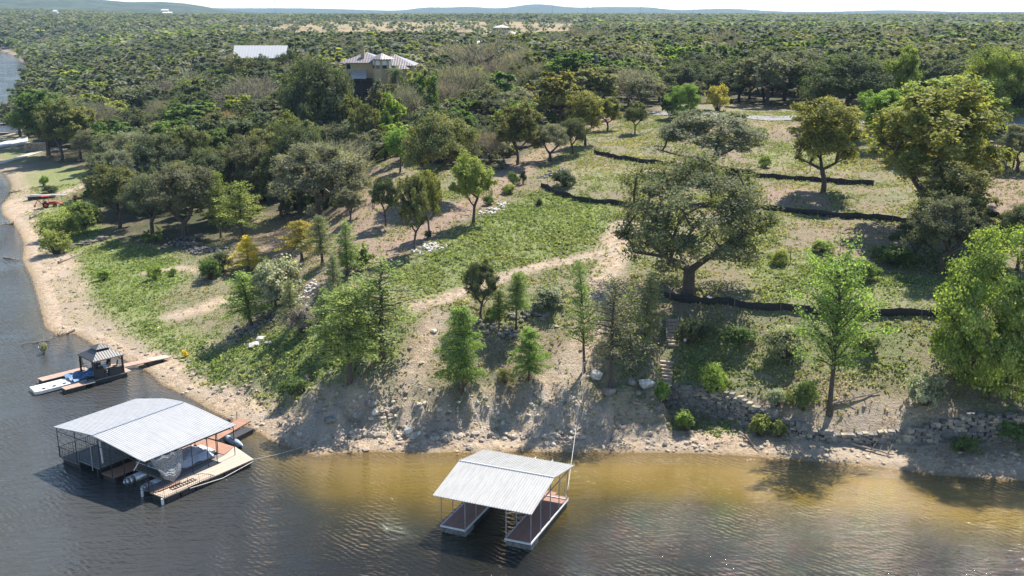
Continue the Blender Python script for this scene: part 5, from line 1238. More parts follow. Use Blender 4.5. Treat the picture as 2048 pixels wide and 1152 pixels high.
# ------------------------------------------------------------------ wooden steps
Mpost2 = plain('pale timber', (.42, .33, .25), .85, 0, .35)
def steps(pts, n_, wd, label, rails):
    A_, B_ = ground(*pts[0]), ground(*pts[1]); e = empty('garden_steps', tuple(A_), 0, label, 'steps', 'timber steps up the slope'); d = B_-A_; a = math.atan2(d[1], d[0])-math.pi/2
    for k in range(n_):
        f = k/(n_-1); p = d*f; z = max(h1(A_[0]+p[0], A_[1]+p[1])-A_[2], 0); m = MB(); m.box((p[0], p[1], z+.1), (wd, .30, .24), a+R(2*math.sin(k*3))); m.box((p[0], p[1]+.38, z+.14), (wd-.1, .5, .1), a, 1); m.build('step', [Mpost2, Mlog], e)
    for s_, hh in rails:
        m = MB(); P0 = Vector((s_*wd/2, 0, hh)); P1 = Vector((d[0]+s_*wd/2, d[1], d[2]+hh)); m.path([P0, (P0+P1)/2+Vector((0, 0, .15)), P1], .05, 6); m.tube((s_*wd/2, 0, -.1), P0, .06); m.tube((d[0]+s_*wd/2, d[1], d[2]-.1), P1, .06); m.build('handrail', Mlog, e)
steps([(1327, 770), (1334, 728)], 7, 1.5, 'lower flight of dark timber steps ending at the stone wall', [(-1.1, .9)])
steps([(1347, 692), (1345, 645)], 8, 1.1, 'upper flight of pale timber steps with handrails', [(-1.35, .9), (1.1, .7)])
g = ground(1369, 696); e = empty('sign_post', tuple(g), 0, 'short post with a small white box beside the upper steps', 'post'); m = MB(); m.tube((0, 0, -.2), (0, 0, .95), .04); m.build('post', Mpost, e); m = MB(); m.box((0, -.05, .9), (.26, .12, .3)); m.build('box', Mwhite, e)

# ------------------------------------------------------------------ rocks
ROCKM = {}
def rockset(name, label, cat, pts, r0, r1, mt, seed, group=None):
    """a heap: an Empty with every stone a part of its own"""
    rr = random.Random(seed); P0 = ground(*pts[0]); e = empty(name, tuple(P0), 0, label, cat, group)
    if mt.name not in ROCKM:
        ROCKM[mt.name] = []
        for k in range(5):
            m = MB(); m.rock((0, 0, 0), 1, rr, .65); o = m.build('stone', mt); ROCKM[mt.name].append(o.data); bpy.data.objects.remove(o)
    for (px, py, n_, sx, sy) in pts[1:]:
        g = ground(px, py)
        for k in range(n_):
            x0_, y0__ = rr.gauss(0, sx*.8), rr.gauss(0, sy*.8); x, y = g[0]+x0_, g[1]+y0__; r = rr.uniform(r0, r1)
            z = h1(x, y)+r*(.25 if 'heap' in name else .02)+(0 if 'heap' not in name else 1)*max(0, .5-abs(x0_)/sx*.3-abs(y0__)/sy*.3)*rr.random()*r0*3
            o = bpy.data.objects.new('stone', rr.choice(ROCKM[mt.name])); C.objects.link(o); o.parent = e; o.location = (x-P0[0], y-P0[1], z-P0[2]); o.scale = (r, r*rr.uniform(.7, 1), r*rr.uniform(.7, 1.1)); o.rotation_euler = (rr.uniform(-.4, .4), rr.uniform(-.4, .4), rr.uniform(0, 6.3))
    return e
rockset('stone_heap', 'heap of pale stones on the green field beside the dirt drive', 'stone heap', [(862,500), (862,498,70,1.6,1.0), (835,506,4,1,.6)], .16, .38, Mstonep, 1)
rockset('stone_heap', 'row of white stones between the drive and the green field', 'stone heap', [(985,425), (975,428,16,.8,.6), (990,420,20,.9,.7), (1003,412,22,.7,.8)], .16, .42, Mstonep, 2)
rockset('stone_heap', 'grey stone heap at the left end of the middle black fence', 'stone heap', [(1112,350), (1105,352,26,1.4,.8), (1120,344,22,1.2,.8)], .2, .5, Mstone, 3)
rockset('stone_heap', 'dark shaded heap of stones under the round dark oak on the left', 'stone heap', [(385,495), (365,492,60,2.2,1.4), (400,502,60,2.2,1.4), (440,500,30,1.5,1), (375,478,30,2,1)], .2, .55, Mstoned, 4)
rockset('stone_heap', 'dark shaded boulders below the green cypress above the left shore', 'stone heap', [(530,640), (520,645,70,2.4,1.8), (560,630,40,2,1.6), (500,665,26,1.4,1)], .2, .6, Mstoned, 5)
rockset('stone_edging', 'line of grey stones edging the dirt drive along the green field', 'stone edging', [(800,527)]+[(700+i*19, 562-i*10.5-max(0, i-8)*1.0, 7, .8, .25) for i in range(14)], .12, .28, Mstone, 6)
rockset('stone_heap', 'grey stones behind the slender cypresses on the bank', 'stone heap', [(1030,655), (985,655,22,1.4,.8), (1060,632,34,1.6,.8), (1010,672,20,1.3,.8)], .18, .45, Mstone, 8)
rockset('rock_ledge', 'undercut ledge of flat tan rocks along the foot of the eroded bank', 'rock ledge', [(900,876)]+[(690+i*24, 866+min(i, 6)*1.6+math.sin(i*1.7)*2, 4, .8, .22) for i in range(20)], .22, .6, plain('tan ledge rock', (.40, .33, .25), .9, 0, .5, 1.5, .05), 21)
rockset('bank_rocks', 'pale rocks showing through the eroded bank under the lime green cypresses', 'rocks', [(930,830), (790,815,13,2.6,1.2), (880,830,13,2.4,1.2), (980,825,11,2.4,1.2), (1080,830,11,2.2,1.2), (1150,800,10,1.4,1.6), (720,830,9,1.8,1.0)], .12, .42, plain('chalky rock', (.47, .41, .33), .9, 0, .5, 1.5, .05), 22)
rockset('stone_heap', 'loose stones on the slope below the silvery oak scrub', 'stone heap', [(612,590), (600,600,34,1.4,1.6), (622,575,26,1,1.6), (610,620,16,1,1)], .12, .34, Mstonep, 9)
for i, (px, py, r, fl, mt, lb) in enumerate([
   (512,692,.95,.35,Mstonep,'white flat boulder, lowest of the three slabs on the left slope'), (523,679,.85,.35,Mstonep,'grey white flat boulder, uppermost of the three slabs on the left slope'), (540,688,.8,.3,Mstonep,'white flat boulder, rightmost of the three slabs on the left slope'),
   (1192,755,.72,.9,Mstonep,'white upright boulder at the foot of the slim cypress'), (1292,775,.95,.6,Mstonep,'large pale boulder just left of the lower steps'), (1263,770,.7,.6,Mstone,'grey boulder left of the large pale one by the lower steps'),
   (1218,790,.8,.7,Mstone,'rounded grey boulder under the grey half bare cypress'), (1276,792,.5,.7,Mstone,'small grey boulder in front of the large pale one'), (817,868,.55,.8,Mstonep,'pale boulder on the beach above the small gabled dock'),
   (838,870,.32,.8,Mstonep,'small pale stone beside the pale beach boulder'), (1106,891,.3,.8,Mstonep,'white stone at the water line near the gangway rails'), (745,812,.7,.7,Mstone,'grey rock sticking out of the eroded bank'),
   (660,845,.7,.5,Mstone,'grey rock in the shade at the foot of the eroded bank'), (225,503,.3,.6,Mstonep,'small white stone on the left lawn'), (426,569,.35,.5,plain('green plastic', (.08,.2,.16), .6),'small green object lying on the left slope'),
   (868,664,.4,.6,Mstonep,'pale stone on the bare track on the slope'), (750,828,.45,.7,Mstonep,'pale rock low on the eroded bank'), (1524,612,.6,.3,Mstonep,'flat white stone just above the lowest black fence'), (1703,606,.45,.35,Mstonep,'small white stone above the right part of the lowest black fence'), (1424,600,.7,.25,Mstonep,'flat grey slab at the foot of the great oak')]):
    g = ground(px, py); m = MB(); rr = random.Random(50+i); m.rock((0, 0, 0), r, rr, fl); o = m.build('boulder' if r > .5 else 'stone', mt); o.location = (g[0], g[1], g[2]+r*fl*.35); tag(o, lb, 'boulder' if r > .5 else 'stone')
o.name = 'boulder'
# loose rubble over the beach and the eroded bank: uncountable
rg = np.random.default_rng(12); n_ = 120000; y = rg.uniform(86, 165, n_); x = (rg.random(n_)*2-1)*.52*(y+15); d = shore_d(x, y)
el = 1-sstep(-40, -22, x); cl = sstep(-.2, .45, fnoise(x, y, 2.4, 88)); pr = np.where(d > .2, np.exp(-np.maximum(d-5, 0)/2.2), 0)*(.08+.55*cl)*(1-.55*el)*np.where(y > 125, .4, 1)*np.where((x > WALL[0, 0]-1) & (y > np.interp(x, WALL[:, 0], WALL[:, 1])-1.0), .04, 1)
k = rg.random(n_) < pr*.9; x, y = x[k], y[k]; z = H(x, y); m_n = len(x); r = .04+.30*rg.random(m_n)**6+.05*rg.random(m_n)
iv = np.array([list(v) for v in ICO[0]]); fi = np.array(ICO[1]); V = []; 
ang = rg.uniform(0, 6.28, m_n); sc = np.stack([r*rg.uniform(.8, 1.5, m_n), r*rg.uniform(.6, 1.1, m_n), r*rg.uniform(.4, .8, m_n)], -1)
vv_ = iv[None]*sc[:, None, :]*rg.uniform(.8, 1.15, (m_n, 12, 1)); ca, sa_ = np.cos(ang)[:, None], np.sin(ang)[:, None]
vv_ = np.stack([vv_[..., 0]*ca-vv_[..., 1]*sa_+x[:, None], vv_[..., 0]*sa_+vv_[..., 1]*ca+y[:, None], vv_[..., 2]+(z+r*.15)[:, None]], -1)
V = vv_[:, fi, :].reshape(-1, 3)
Mr, t, b = mat('rubble'); a_ = attr(t, 'tint'); t.links.new(mixc(t, a_.outputs['Fac'], (.14, .11, .08), (.46, .37, .28)), b.inputs['Base Color']); b.inputs['Roughness'].default_value = .9
me = npmesh('rubble', V, 3, [Mr], attrs={'tint': np.repeat(np.clip(rg.normal(.5, .25, m_n), 0, 1), 20)}); o = bpy.data.objects.new('rubble', me); C.objects.link(o); tag(o, 'loose stones and rubble over the beach and the eroded bank', 'rubble', kind='stuff'); print('rubble', m_n)

# dry brush on the bank: uncountable twigs
rg = np.random.default_rng(31); n_ = 26000; y = rg.uniform(88, 125, n_); x = (rg.random(n_)*2-1)*.52*(y+15); d = shore_d(x, y); cl = sstep(0, .4, fnoise(x, y, 3.0, 45))
k = (d > 1.5) & (rg.random(n_) < np.exp(-np.maximum(d-9, 0)/3)*(.05+.75*cl)*(.15+.85*sstep(-40, -22, x))); x, y = x[k], y[k]; z = H(x, y); m_n = len(x)
c_ = np.stack([x, y, z+.03], -1); d_ = rg.normal(size=(m_n, 3))*np.array([1, 1, .55]); d_[:, 2] = np.abs(d_[:, 2])+.05; d_ /= np.linalg.norm(d_, axis=1)[:, None]; L_ = rg.uniform(.2, .75, m_n)[:, None]
sd = np.cross(d_, rg.normal(size=(m_n, 3))); sd /= np.linalg.norm(sd, axis=1)[:, None]; wdt = rg.uniform(.012, .035, m_n)[:, None]
V = np.stack([c_-sd*wdt, c_+sd*wdt, c_+d_*L_+sd*wdt*.4, c_+d_*L_-sd*wdt*.4], 1).reshape(-1, 3); V = V[:len(V)//4*4]
me = npmesh('dry_brush', V, 4, [M_far], attrs={'tint': np.clip(rg.normal(.5, .25, m_n), 0, 1), 'col': np.array([[.20, .16, .115]])*rg.uniform(.4, 1.6, (m_n, 1))}); o = bpy.data.objects.new('dry_brush', me); C.objects.link(o); tag(o, 'dry twigs and dead grass stalks on the eroded bank', 'brush', kind='stuff')

# ------------------------------------------------------------------ driftwood, logs, lumber
def log(px0, py0, px1, py1, r, label, twigs=3, zoff=.1, seed=1):
    a, b_ = ground(px0, py0), ground(px1, py1); rr = random.Random(seed); o0 = Vector(a); m = MB(); n_ = 6; pts = []
    for k in range(n_+1):
        f = k/n_; p = a+(b_-a)*f; pts.append(Vector((p[0]+rr.uniform(-.1, .1), p[1]+rr.uniform(-.1, .1), max(p[2], -.05)+zoff+rr.uniform(-.04, .08)))-o0)
    for k in range(n_): m.tube(pts[k], pts[k+1], r*(1-.6*k/n_), r*(1-.6*(k+1)/n_), 7)
    for k in range(twigs):
        p = pts[rr.randrange(1, n_)]; m.tube(p, p+Vector((rr.uniform(-1, 1), rr.uniform(-.6, .8), rr.uniform(.2, .8))), r*.4, r*.12, 5)
    o = m.build('driftwood_log', Mlog); o.location = tuple(a); tag(o, label, 'log')
log(150,663,98,680,.16,'long driftwood log reaching from the beach into the water near the gazebo dock', 5, .12, 1); log(98,682,42,690,.08,'thin pale branch floating at the end of the driftwood log', 2, .05, 2)
log(28,448,0,452,.2,'tangled driftwood branch in the water at the left edge', 7, .15, 3); log(18,387,43,383,.25,'dark log on the left beach above the tangled driftwood', 1, .15, 4)
log(60,438,85,425,.25,'dark rotten log on the left beach between the driftwood and the willow scrub', 5, .2, 5); log(68,455,92,446,.2,'second dark log just right and below the rotten one', 2, .15, 6)
log(118,528,152,515,.22,'dark log at the beach edge below the willow scrub', 3, .2, 7); log(1480,870,1520,905,.12,'dark dead branches on the right beach below the wall', 9, .2, 8); log(1265,808,1330,828,.1,'pale fallen branch left of the stone wall', 4, .2, 9)
log(1660,815,1760,790,.14,'fallen branch lying behind the stone wall right of the forked cypress', 6, .2, 10); log(195,372,215,350,.3,'pile of cut trunks at the head of the left beach', 8, .4, 11)
log(1700,890,1790,915,.14,'dark branch on the right beach below the wall', 6, .15, 13); log(8,516,38,522,.15,'driftwood half in the water on the left shore', 4, .1, 14)
g0_ = ground(140, 498); g1__ = ground(212, 478); m = MB(); rr = random.Random(3); o0 = Vector(g0_)
for k in range(46):
    f = rr.random(); p = g0_+(g1__-g0_)*f; m.box(Vector((p[0]+rr.gauss(0, .15), p[1]+rr.gauss(0, .55), h1(p[0], p[1])+rr.uniform(.05, .65)))-o0, (rr.uniform(.5, 1.7), rr.uniform(.15, .35), rr.uniform(.08, .2)), rr.uniform(-.4, .9), rr.choice([0, 1, 1]))
o = m.build('lumber_pile', [Mlog, Mstone]); o.location = tuple(g0_); tag(o, 'long low pile of grey planks and slabs below the willow scrub', 'lumber pile')
# ------------------------------------------------------------------ barge and tractor on the left beach
b0, b1 = ground(53, 401), ground(133, 392); bd = math.atan2(b1[1]-b0[1], b1[0]-b0[0]); bl = np.hypot(*(b1-b0)[:2])
e = empty('dock_section', tuple(b0), bd, 'beached dark dock section with a white plank on the left beach', 'dock section')
m = MB(); [m.box((bl*.13+k*bl*.17, 0, .45), (bl*.15, 1.6, .75)) for k in range(4)]; m.build('float', Mfloat, e)
m = MB(); m.slab([(0, -.8, .95), (bl*.62, -.8, 1.0), (bl*.62, .8, 1.0), (0, .8, .95)], .12); m.build('deck', Mgreyb, e)
m = MB(); m.slab([(bl*.1, .3, 1.15), (bl, .1, .9), (bl, .6, .9), (bl*.1, .8, 1.15)], .12); m.build('plank', Mwhite, e)
g = ground(97, 415)
e = empty('tractor', tuple(g), R(25), 'small orange red tractor with a red canopy on the left beach', 'tractor')
m = MB(); m.box((.9, 0, .95), (1.5, .7, .65)); m.box((-.3, 0, .85), (1.1, .9, .45)); m.build('body', Morange, e)
for x, r in ((1.3, .38), (-.5, .62)):
    for y_ in (-.75, .75):
        m = MB(); m.tube((x, y_-.14, r), (x, y_+.14, r), r, n=16); wh = m.build('wheel', Mtyre, e, False); m = MB(); m.tube((x, y_-.15, r), (x, y_+.15, r), r*.5, n=10); m.build('rim', Morange, wh)
m = MB(); m.box((-.4, 0, 2.45), (1.6, 1.4, .1)); m.build('canopy', Morange, e)
m = MB(); [m.tube((x, y_, .9), (x, y_, 2.42), .04) for x in (-.9, .2) for y_ in (-.55, .55)]; m.build('canopy_post', Morange, e)
m = MB(); m.box((-.45, 0, 1.2), (.5, .5, .1)); m.box((-.7, 0, 1.45), (.1, .5, .5)); m.build('seat', Mtyre, e)
m = MB(); m.box((2.5, 0, .5), (.5, 1.5, .55)); m.tube((1.2, -.5, 1.2), (2.4, -.5, .6), .07); m.tube((1.2, .5, 1.2), (2.4, .5, .6), .07); m.build('front_loader', Morange, e)
m = MB(); m.tube((-1.1, 0, .7), (-1.9, .1, 1.7), .1); m.tube((-1.9, .1, 1.7), (-2.6, .1, .6), .08); m.box((-2.6, .1, .45), (.4, .5, .4)); m.build('backhoe', Morange, e)
g = ground(154, 399); e = empty('mower', tuple(g), R(40), 'small orange and white mower standing right of the tractor', 'mower')
m = MB(); m.box((0, 0, .35), (1.6, 1.0, .3)); m.box((-.4, 0, .7), (.6, .6, .5)); m.build('body', Morange, e); m = MB(); m.box((.1, 0, .95), (.45, .5, .12)); m.box((-.15, 0, 1.15), (.1, .5, .4)); m.build('seat', Mwhite, e)
for x in (-.6, .6):
    for y_ in (-.5, .5): m = MB(); m.tube((x, y_-.08, .25), (x, y_+.08, .25), .25, n=12); m.build('wheel', Mtyre, e)

# ------------------------------------------------------------------ roads
def strip(name, P, wd, z, mt, n_=None, kind='structure'):
    V = []; P = [np.array(p[:2]) for p in P]; pts = []
    for a, b_ in zip(P[:-1], P[1:]):
        L_ = np.hypot(*(b_-a)); k_ = max(1, int(L_/1.5)); pts += [a+(b_-a)*i/k_ for i in range(k_)]
    pts.append(P[-1]); m = MB(); V = []; nw = 6
    for i, p in enumerate(pts):
        q_ = pts[min(i+1, len(pts)-1)]-pts[max(i-1, 0)]; q_ = q_/np.hypot(*q_); nrm = np.array([-q_[1], q_[0]])
        for j in range(nw+1):
            s = p+nrm*wd*(j/nw-.5); V.append((s[0], s[1], h1(s[0], s[1])+z))
    m.add(V, [(i*(nw+1)+j, i*(nw+1)+j+1, (i+1)*(nw+1)+j+1, (i+1)*(nw+1)+j) for i in range(len(pts)-1) for j in range(nw)])
    o = m.build(name, mt, None, True); tag(o, kind=kind); return o
strip('paved_road', [ground(px, py) for px, py in ((1270,226),(1360,227),(1450,231),(1600,237),(1760,244),(1900,250),(2100,256))], 6.2, .14, Masph)
strip('concrete_path', [ground(px, py) for px, py in ((-40,336),(0,327),(40,316),(75,305),(98,297),(130,300))], 2.6, .12, Mconc)
# ------------------------------------------------------------------ left shore: bulkhead, stone wall, far docks
a, b_ = ground(50, 304), ground(96, 300); m = MB(); rr = random.Random(2); o0 = Vector(a)
for k in range(90):
    f = rr.random(); p = a+(b_-a)*f; m.box(Vector((p[0], p[1]+rr.gauss(0, .1), p[2]+rr.uniform(0, 2.1)))-o0, (rr.uniform(.5, 1.0), .5, rr.uniform(.2, .4)), rr.uniform(-.05, .05), 0)
m.box(Vector((a+b_)/2)-o0+Vector((0, .1, 1.1)), (np.hypot(*(b_-a)[:2]), .4, 2.3)); m.box(Vector((a+b_)/2)-o0+Vector((0, .1, 2.32)), (np.hypot(*(b_-a)[:2])+.4, .8, .12), 0, 1)
o = m.build('stone_wall', [plain('tan block stone', (.30, .25, .19), .9, 0, .45, 1.5), Mconc]); o.location = tuple(a); tag(o, 'tan stone block wall at the end of the pale path on the left', 'stone wall')
p0, p1 = ground(0, 292), ground(56, 282); e = empty('boat_ramp', tuple(p0), 0, 'pale sloping boat ramp of boards at the left edge', 'boat ramp'); o0 = Vector(p0)
m = MB(); q_ = [Vector(ground(x, y_))-o0+Vector((0, 0, .5)) for x, y_ in ((-30, 298), (56, 288), (56, 276), (20, 283))]; m.slab(q_, .6); m.build('surface', Mwhite, e)
for i, (xa, xb, yy_, lb) in enumerate(((-20, 16, 217, 'farthest dark floating dock in the lake at the left edge'), (-20, 12, 235, 'second farthest dark floating dock in the lake at the left edge'), (-20, 36, 248, 'longest dark floating dock in the lake at the left edge'), (-20, 17, 267, 'nearest dark floating dock in the lake at the left edge'))):
    a, b_ = at(xa, yy_, .4), at(xb, yy_-1, .4); e = empty('floating_dock', tuple(a*[1, 1, 0]), math.atan2(b_[1]-a[1], b_[0]-a[0]), lb, 'floating dock'); L_ = np.hypot(*(b_-a)[:2])
    m = MB(); m.box((L_/2, 0, .25), (L_, 2.2, .5)); m.build('float', Mfloat, e); m = MB(); m.box((L_/2, 0, .55), (L_, 2.3, .08)); m.build('deck', Mgreyb, e)
    if i != 3: m = MB(); m.box((L_*.8, 0, 1.0), (4, 2, .9)); m.build('shed', Mdarkw, e)

# ------------------------------------------------------------------ villa
vg = np.array([VILLA[0], VILLA[1]]); vz = h1(*vg); S = VILLA[1]*cP/FPX   # metres per photo pixel at the villa
def vx(px): return (px-750)*S*1.02
def vzz(py): return at_z(py)
def at_z(py):
    d = ray(750, py); return CAMZ+d[2]*(VILLA[1]/d[1])
VL = empty('villa', (vg[0], vg[1], 0), 0, 'cream stucco villa with hipped grey brown metal roofs and a round arched tower', 'house')
def hiproof(m, x0, x1, y0_, y1_, z0, z1, mi=0, ov=.6):
    x0 -= ov; x1 += ov; y0_ -= ov; y1_ += ov; wx, wy = x1-x0, y1_-y0_; cx_, cy_ = (x0+x1)/2, (y0_+y1_)/2; hl = max(0, (wx-wy)/2); hw = max(0, (wy-wx)/2)
    v = [(x0, y0_, z0), (x1, y0_, z0), (x1, y1_, z0), (x0, y1_, z0), (cx_-hl, cy_-hw, z1), (cx_+hl, cy_+hw, z1)]
    m.add(v, [(0, 1, 5, 4), (1, 2, 5), (2, 3, 4, 5), (3, 0, 4), (3, 2, 1, 0)] if hl >= hw else [(0, 1, 4), (1, 2, 5, 4), (2, 3, 5), (3, 0, 4, 5), (3, 2, 1, 0)], mi)
def windowp(par, x, y, z, w_, h_, arch=False, name='window'):
    m = MB(); m.box((x, y, z), (w_+.16, .1, h_+.16)); f = m.build(name, Mstuccow, par); m = MB()
    m.box((x, y-.06, z), (w_, .05, h_))
    if arch: m.tube((x, y-.085, z+h_/2), (x, y-.04, z+h_/2), w_/2, n=16)
    m.build('pane', Mglass, f); return f
zg = vz-1; zE = at_z(125)
m = MB(); m.box((vx(727), 3.5, (zg+zE)/2), (vx(762)-vx(697), 8, zE-zg)); m.build('wall', Mstucco, VL)
m = MB(); m.box((vx(795), 5, (zg+at_z(131))/2), (vx(824)-vx(766), 8, at_z(131)-zg)); m.build('wall', Mstucco, VL)
m = MB(); hiproof(m, vx(690), vx(772), -.5, 10.5, zE, at_z(106), ov=.9); rf = m.build('roof', Mseam, VL)
m = MB(); m.box((vx(727), 1.6, at_z(114)), (.9, .8, 3.0)); ch = m.build('chimney', Mstucco, rf); m = MB(); m.tube((vx(727), 1.6, at_z(104)-.3), (vx(727), 1.6, at_z(100)), .25); m.build('chimney_pot', Mblack, ch)
m = MB(); hiproof(m, vx(752), vx(824), .8, 10.2, at_z(131)-.01, at_z(111), ov=.9); m.build('roof', Mseam, VL)
m = MB(); hiproof(m, vx(795), vx(818), -2, 3, at_z(137), at_z(128), ov=.5); m.box((vx(806), .8, (zg+at_z(137))/2), (2.6, 4, at_z(137)-zg-.02), 0, 1); m.build('porch_roof', [Mseam, Mstucco], VL)
TW = []
r_ = 2.15; tx, ty = vx(768), -1.2; m = MB(); m.tube((tx, ty, zg), (tx, ty, at_z(116)), r_, n=8); tw = m.build('tower', Mstucco, VL)
m = MB(); m.tube((tx, ty, at_z(117)), (tx, ty, at_z(106)), r_+.9, .06, n=8); m.tube((tx, ty, at_z(105)), (tx, ty, at_z(102)), .05, .03, n=6); m.build('tower_roof', Mseam, tw)
for k in range(8):
    a = 2*math.pi*(k+.5)/8; rr_ = r_*math.cos(math.pi/8)
    m = MB(); u_ = Vector((-math.sin(a), math.cos(a), 0)); nrm = Vector((math.cos(a), math.sin(a), 0)); c_ = Vector((tx, ty, at_z(126)))+nrm*(rr_+.02)
    pts = [c_+u_*-.55+Vector((0, 0, -.35)), c_+u_*.55+Vector((0, 0, -.35))]+[c_+u_*.55*math.cos(t_)+Vector((0, 0, .2+.55*math.sin(t_))) for t_ in np.linspace(0, math.pi, 9)]
    m.add(pts+[p+nrm*.06 for p in pts], [tuple(range(11, 22)), tuple(range(10, -1, -1))]+[(i, (i+1) % 11, 11+(i+1) % 11, 11+i) for i in range(11)]); f = m.build('arched_window', Mwhite, tw)
    m = MB(); m.box(c_+nrm*.07+Vector((0, 0, -.75)), (.06, 1.0, .7), a); m.build('pane', Mglass, f)
m = MB(); x0_, x1_ = vx(707), vx(737); m.slab([(x0_, -2.6, at_z(155)), (x1_, -2.6, at_z(155)), (x1_, .4, at_z(134)), (x0_-.4, .4, at_z(134))], .15); m.build('balcony_roof', corrug('balcony roof metal', (.42, .40, .38), 0, .55), VL)
m = MB()
for z_ in (160, 182, 205):
    m.box(((x0_+vx(748))/2, -1.3, at_z(z_)), (vx(748)-x0_, 2.6, .2))
for x_ in (x0_, (x0_+vx(748))/2, vx(748)):
    for y_ in (-2.5, 0): m.box((x_, y_, (at_z(156)+zg)/2), (.25, .25, at_z(156)-zg))
m.build('balcony', Mdarkw, VL)
m = MB(); m.box(((x0_+vx(748))/2, -.35, (at_z(156)+at_z(205))/2), (vx(748)-x0_-.3, .5, at_z(156)-at_z(205))); m.build('screen', Mdarkw, VL)
for k, z_ in enumerate((176, 198)):
    m = MB(); m.box(((x0_+vx(748))/2, -2.55, at_z(z_)+.0), (vx(748)-x0_, .06, .06))
    for j in range(20): m.tube((x0_+j*(vx(748)-x0_)/19, -2.55, at_z(z_)), (x0_+j*(vx(748)-x0_)/19, -2.55, at_z(z_)-1.0), .03, n=4)
    m.build('balcony_railing', Mdarkw, VL)
for px_ in (701, 757, 782, 812): windowp(VL, vx(px_), -.56 if px_ < 765 else .94, at_z(138 if px_ != 701 else 133), 1.0, 1.2)
for px_, py_ in ((682, 189), (692, 189), (700, 189)): pass
e = empty('garden_fence', (vg[0], vg[1]-6, 0), 0, 'dark board fence in the shade in front of the villa', 'fence'); m = MB()
for k in range(60):
    x_ = vx(668)+k*(vx(735)-vx(668))/59; m.box((x_, .0, h1(vg[0]+x_, vg[1]-6)+1.0), (.17, .05, 1.9+.06*math.sin(k*7)))
m.build('boards', Mdarkw, e); m = MB(); m.box((vx(702), .06, h1(vg[0], vg[1]-6)+1.5), (vx(735)-vx(668), .06, .12)); m.build('rail', Mdarkw, e)
# palm beside the tower
e = empty('palm_tree', (vg[0]+vx(794), vg[1]-5, h1(vg[0]+vx(794), vg[1]-5)), 0, 'palm tree in front of the right wing of the villa', 'palm tree'); hp = at_z(140)-h1(vg[0]+vx(794), vg[1]-5)
m = MB(); m.tube((0, 0, -.3), (.2, 0, hp), .28, .2, 8); m.build('trunk', M_bark, e)
m = MB(); rr = random.Random(8)
for k in range(34):
    a = rr.uniform(0, 6.28); el_ = rr.uniform(-.4, 1.2); L_ = rr.uniform(1.9, 2.5); prev = Vector((.2, 0, hp)); d_ = Vector((math.cos(a)*math.cos(el_), math.sin(a)*math.cos(el_), math.sin(el_)))
    for s in range(5):
        d_ = (d_+Vector((0, 0, -.22))).normalized(); nx_ = prev+d_*L_/5; wd_ = .34*math.sin((s+.8)/5.6*math.pi)+.05; sd = d_.cross(Vector((0, 0, 1))).normalized()
        for q_ in range(4):
            f_ = q_/4; c_ = prev+(nx_-prev)*f_
            for sg in (-1, 1): m.add([c_, c_+d_*.07, c_+sd*sg*wd_*1.3+d_*.2-Vector((0, 0, .12)), c_+sd*sg*wd_*1.3+d_*.14-Vector((0, 0, .12))], [(0, 1, 2, 3)])
        prev = nx_
cr_ = m.build('crown', M_leaf, e); cr_.color = (.09, .12, .06, 1); a_ = cr_.data.attributes.new('tint', 'FLOAT', 'FACE'); a_.data.foreach_set('value', [.5]*len(cr_.data.polygons))

# ------------------------------------------------------------------ other buildings
def zat(px, py, Y): d = ray(px, py); return CAMZ+d[2]*Y/d[1]
def xat(px, py, Y): d = ray(px, py); return d[0]*Y/d[1]
Yb = 400.; xa, xb = xat(466, 115, Yb), xat(571, 115, Yb); zr, ze = zat(500, 91, Yb+4), zat(500, 116, Yb)
e = empty('barn', ((xa+xb)/2, Yb, h1((xa+xb)/2, Yb)), 0, 'barn with a long pale metal roof rising out of the wood left of the villa', 'barn'); z0 = e.location.z; L_ = (xb-xa)
m = MB(); m.slab([(-L_/2, 0, ze-z0), (L_/2, 0, ze-z0), (L_/2, 5, zr-z0), (-L_/2-.6, 5, zr-z0)], .2); m.slab([(-L_/2-.6, 5.01, zr-z0), (L_/2, 5.01, zr-z0), (L_/2, 10, ze-z0), (-L_/2, 10, ze-z0)], .2); m.build('roof', Mbarn, e)
m = MB(); m.box((0, 5, (ze-z0)/2-.3), (L_-1, 8.6, ze-z0)); m.add([(-L_/2+.5, .7, ze-z0-.2), (-L_/2+.5, 9.3, ze-z0-.2), (-L_/2+.5, 5, zr-z0-.3)], [(0, 1, 2)]); m.build('wall', Mdarkw, e)
Yw = 900.; x_ = xat(1003, 60, Yw); zb_ = h1(x_, Yw); e = empty('hacienda', (x_, Yw, zb_), 0, 'far pale house with an arched rotunda and a low pink tile roof', 'house'); zz_ = lambda py: zat(1003, py, Yw)-zb_
k_ = Yw*cP/FPX; m = MB(); m.box((0, 4, zz_(68)/2), (66*k_, 14, zz_(68))); m.build('wall', Mstuccow, e); m = MB(); hiproof(m, -35*k_, 35*k_, -4, 12, zz_(68.5), zz_(61), ov=1); m.build('roof', Mtile, e)
m = MB(); m.tube((0, 4, zz_(66)), (0, 4, zz_(55)), 16*k_, n=16); tw = m.build('rotunda', Mstuccow, e); m = MB(); m.tube((0, 4, zz_(55)), (0, 4, zz_(50)), 18*k_, .5, n=16); m.build('rotunda_roof', Mtile, tw)
for j in range(10):
    a = math.pi+math.pi*(j+.5)/10; m = MB(); m.box((16.05*k_*math.cos(a), 4+16.05*k_*math.sin(a), zz_(58.5)), (.4, 2.2*k_, zz_(56)-zz_(61)), a); m.build('window', Mglass, tw)
for j in range(9): windowp(e, -26*k_+j*6.5*k_, -3.2, zz_(71), 2.2, 3)
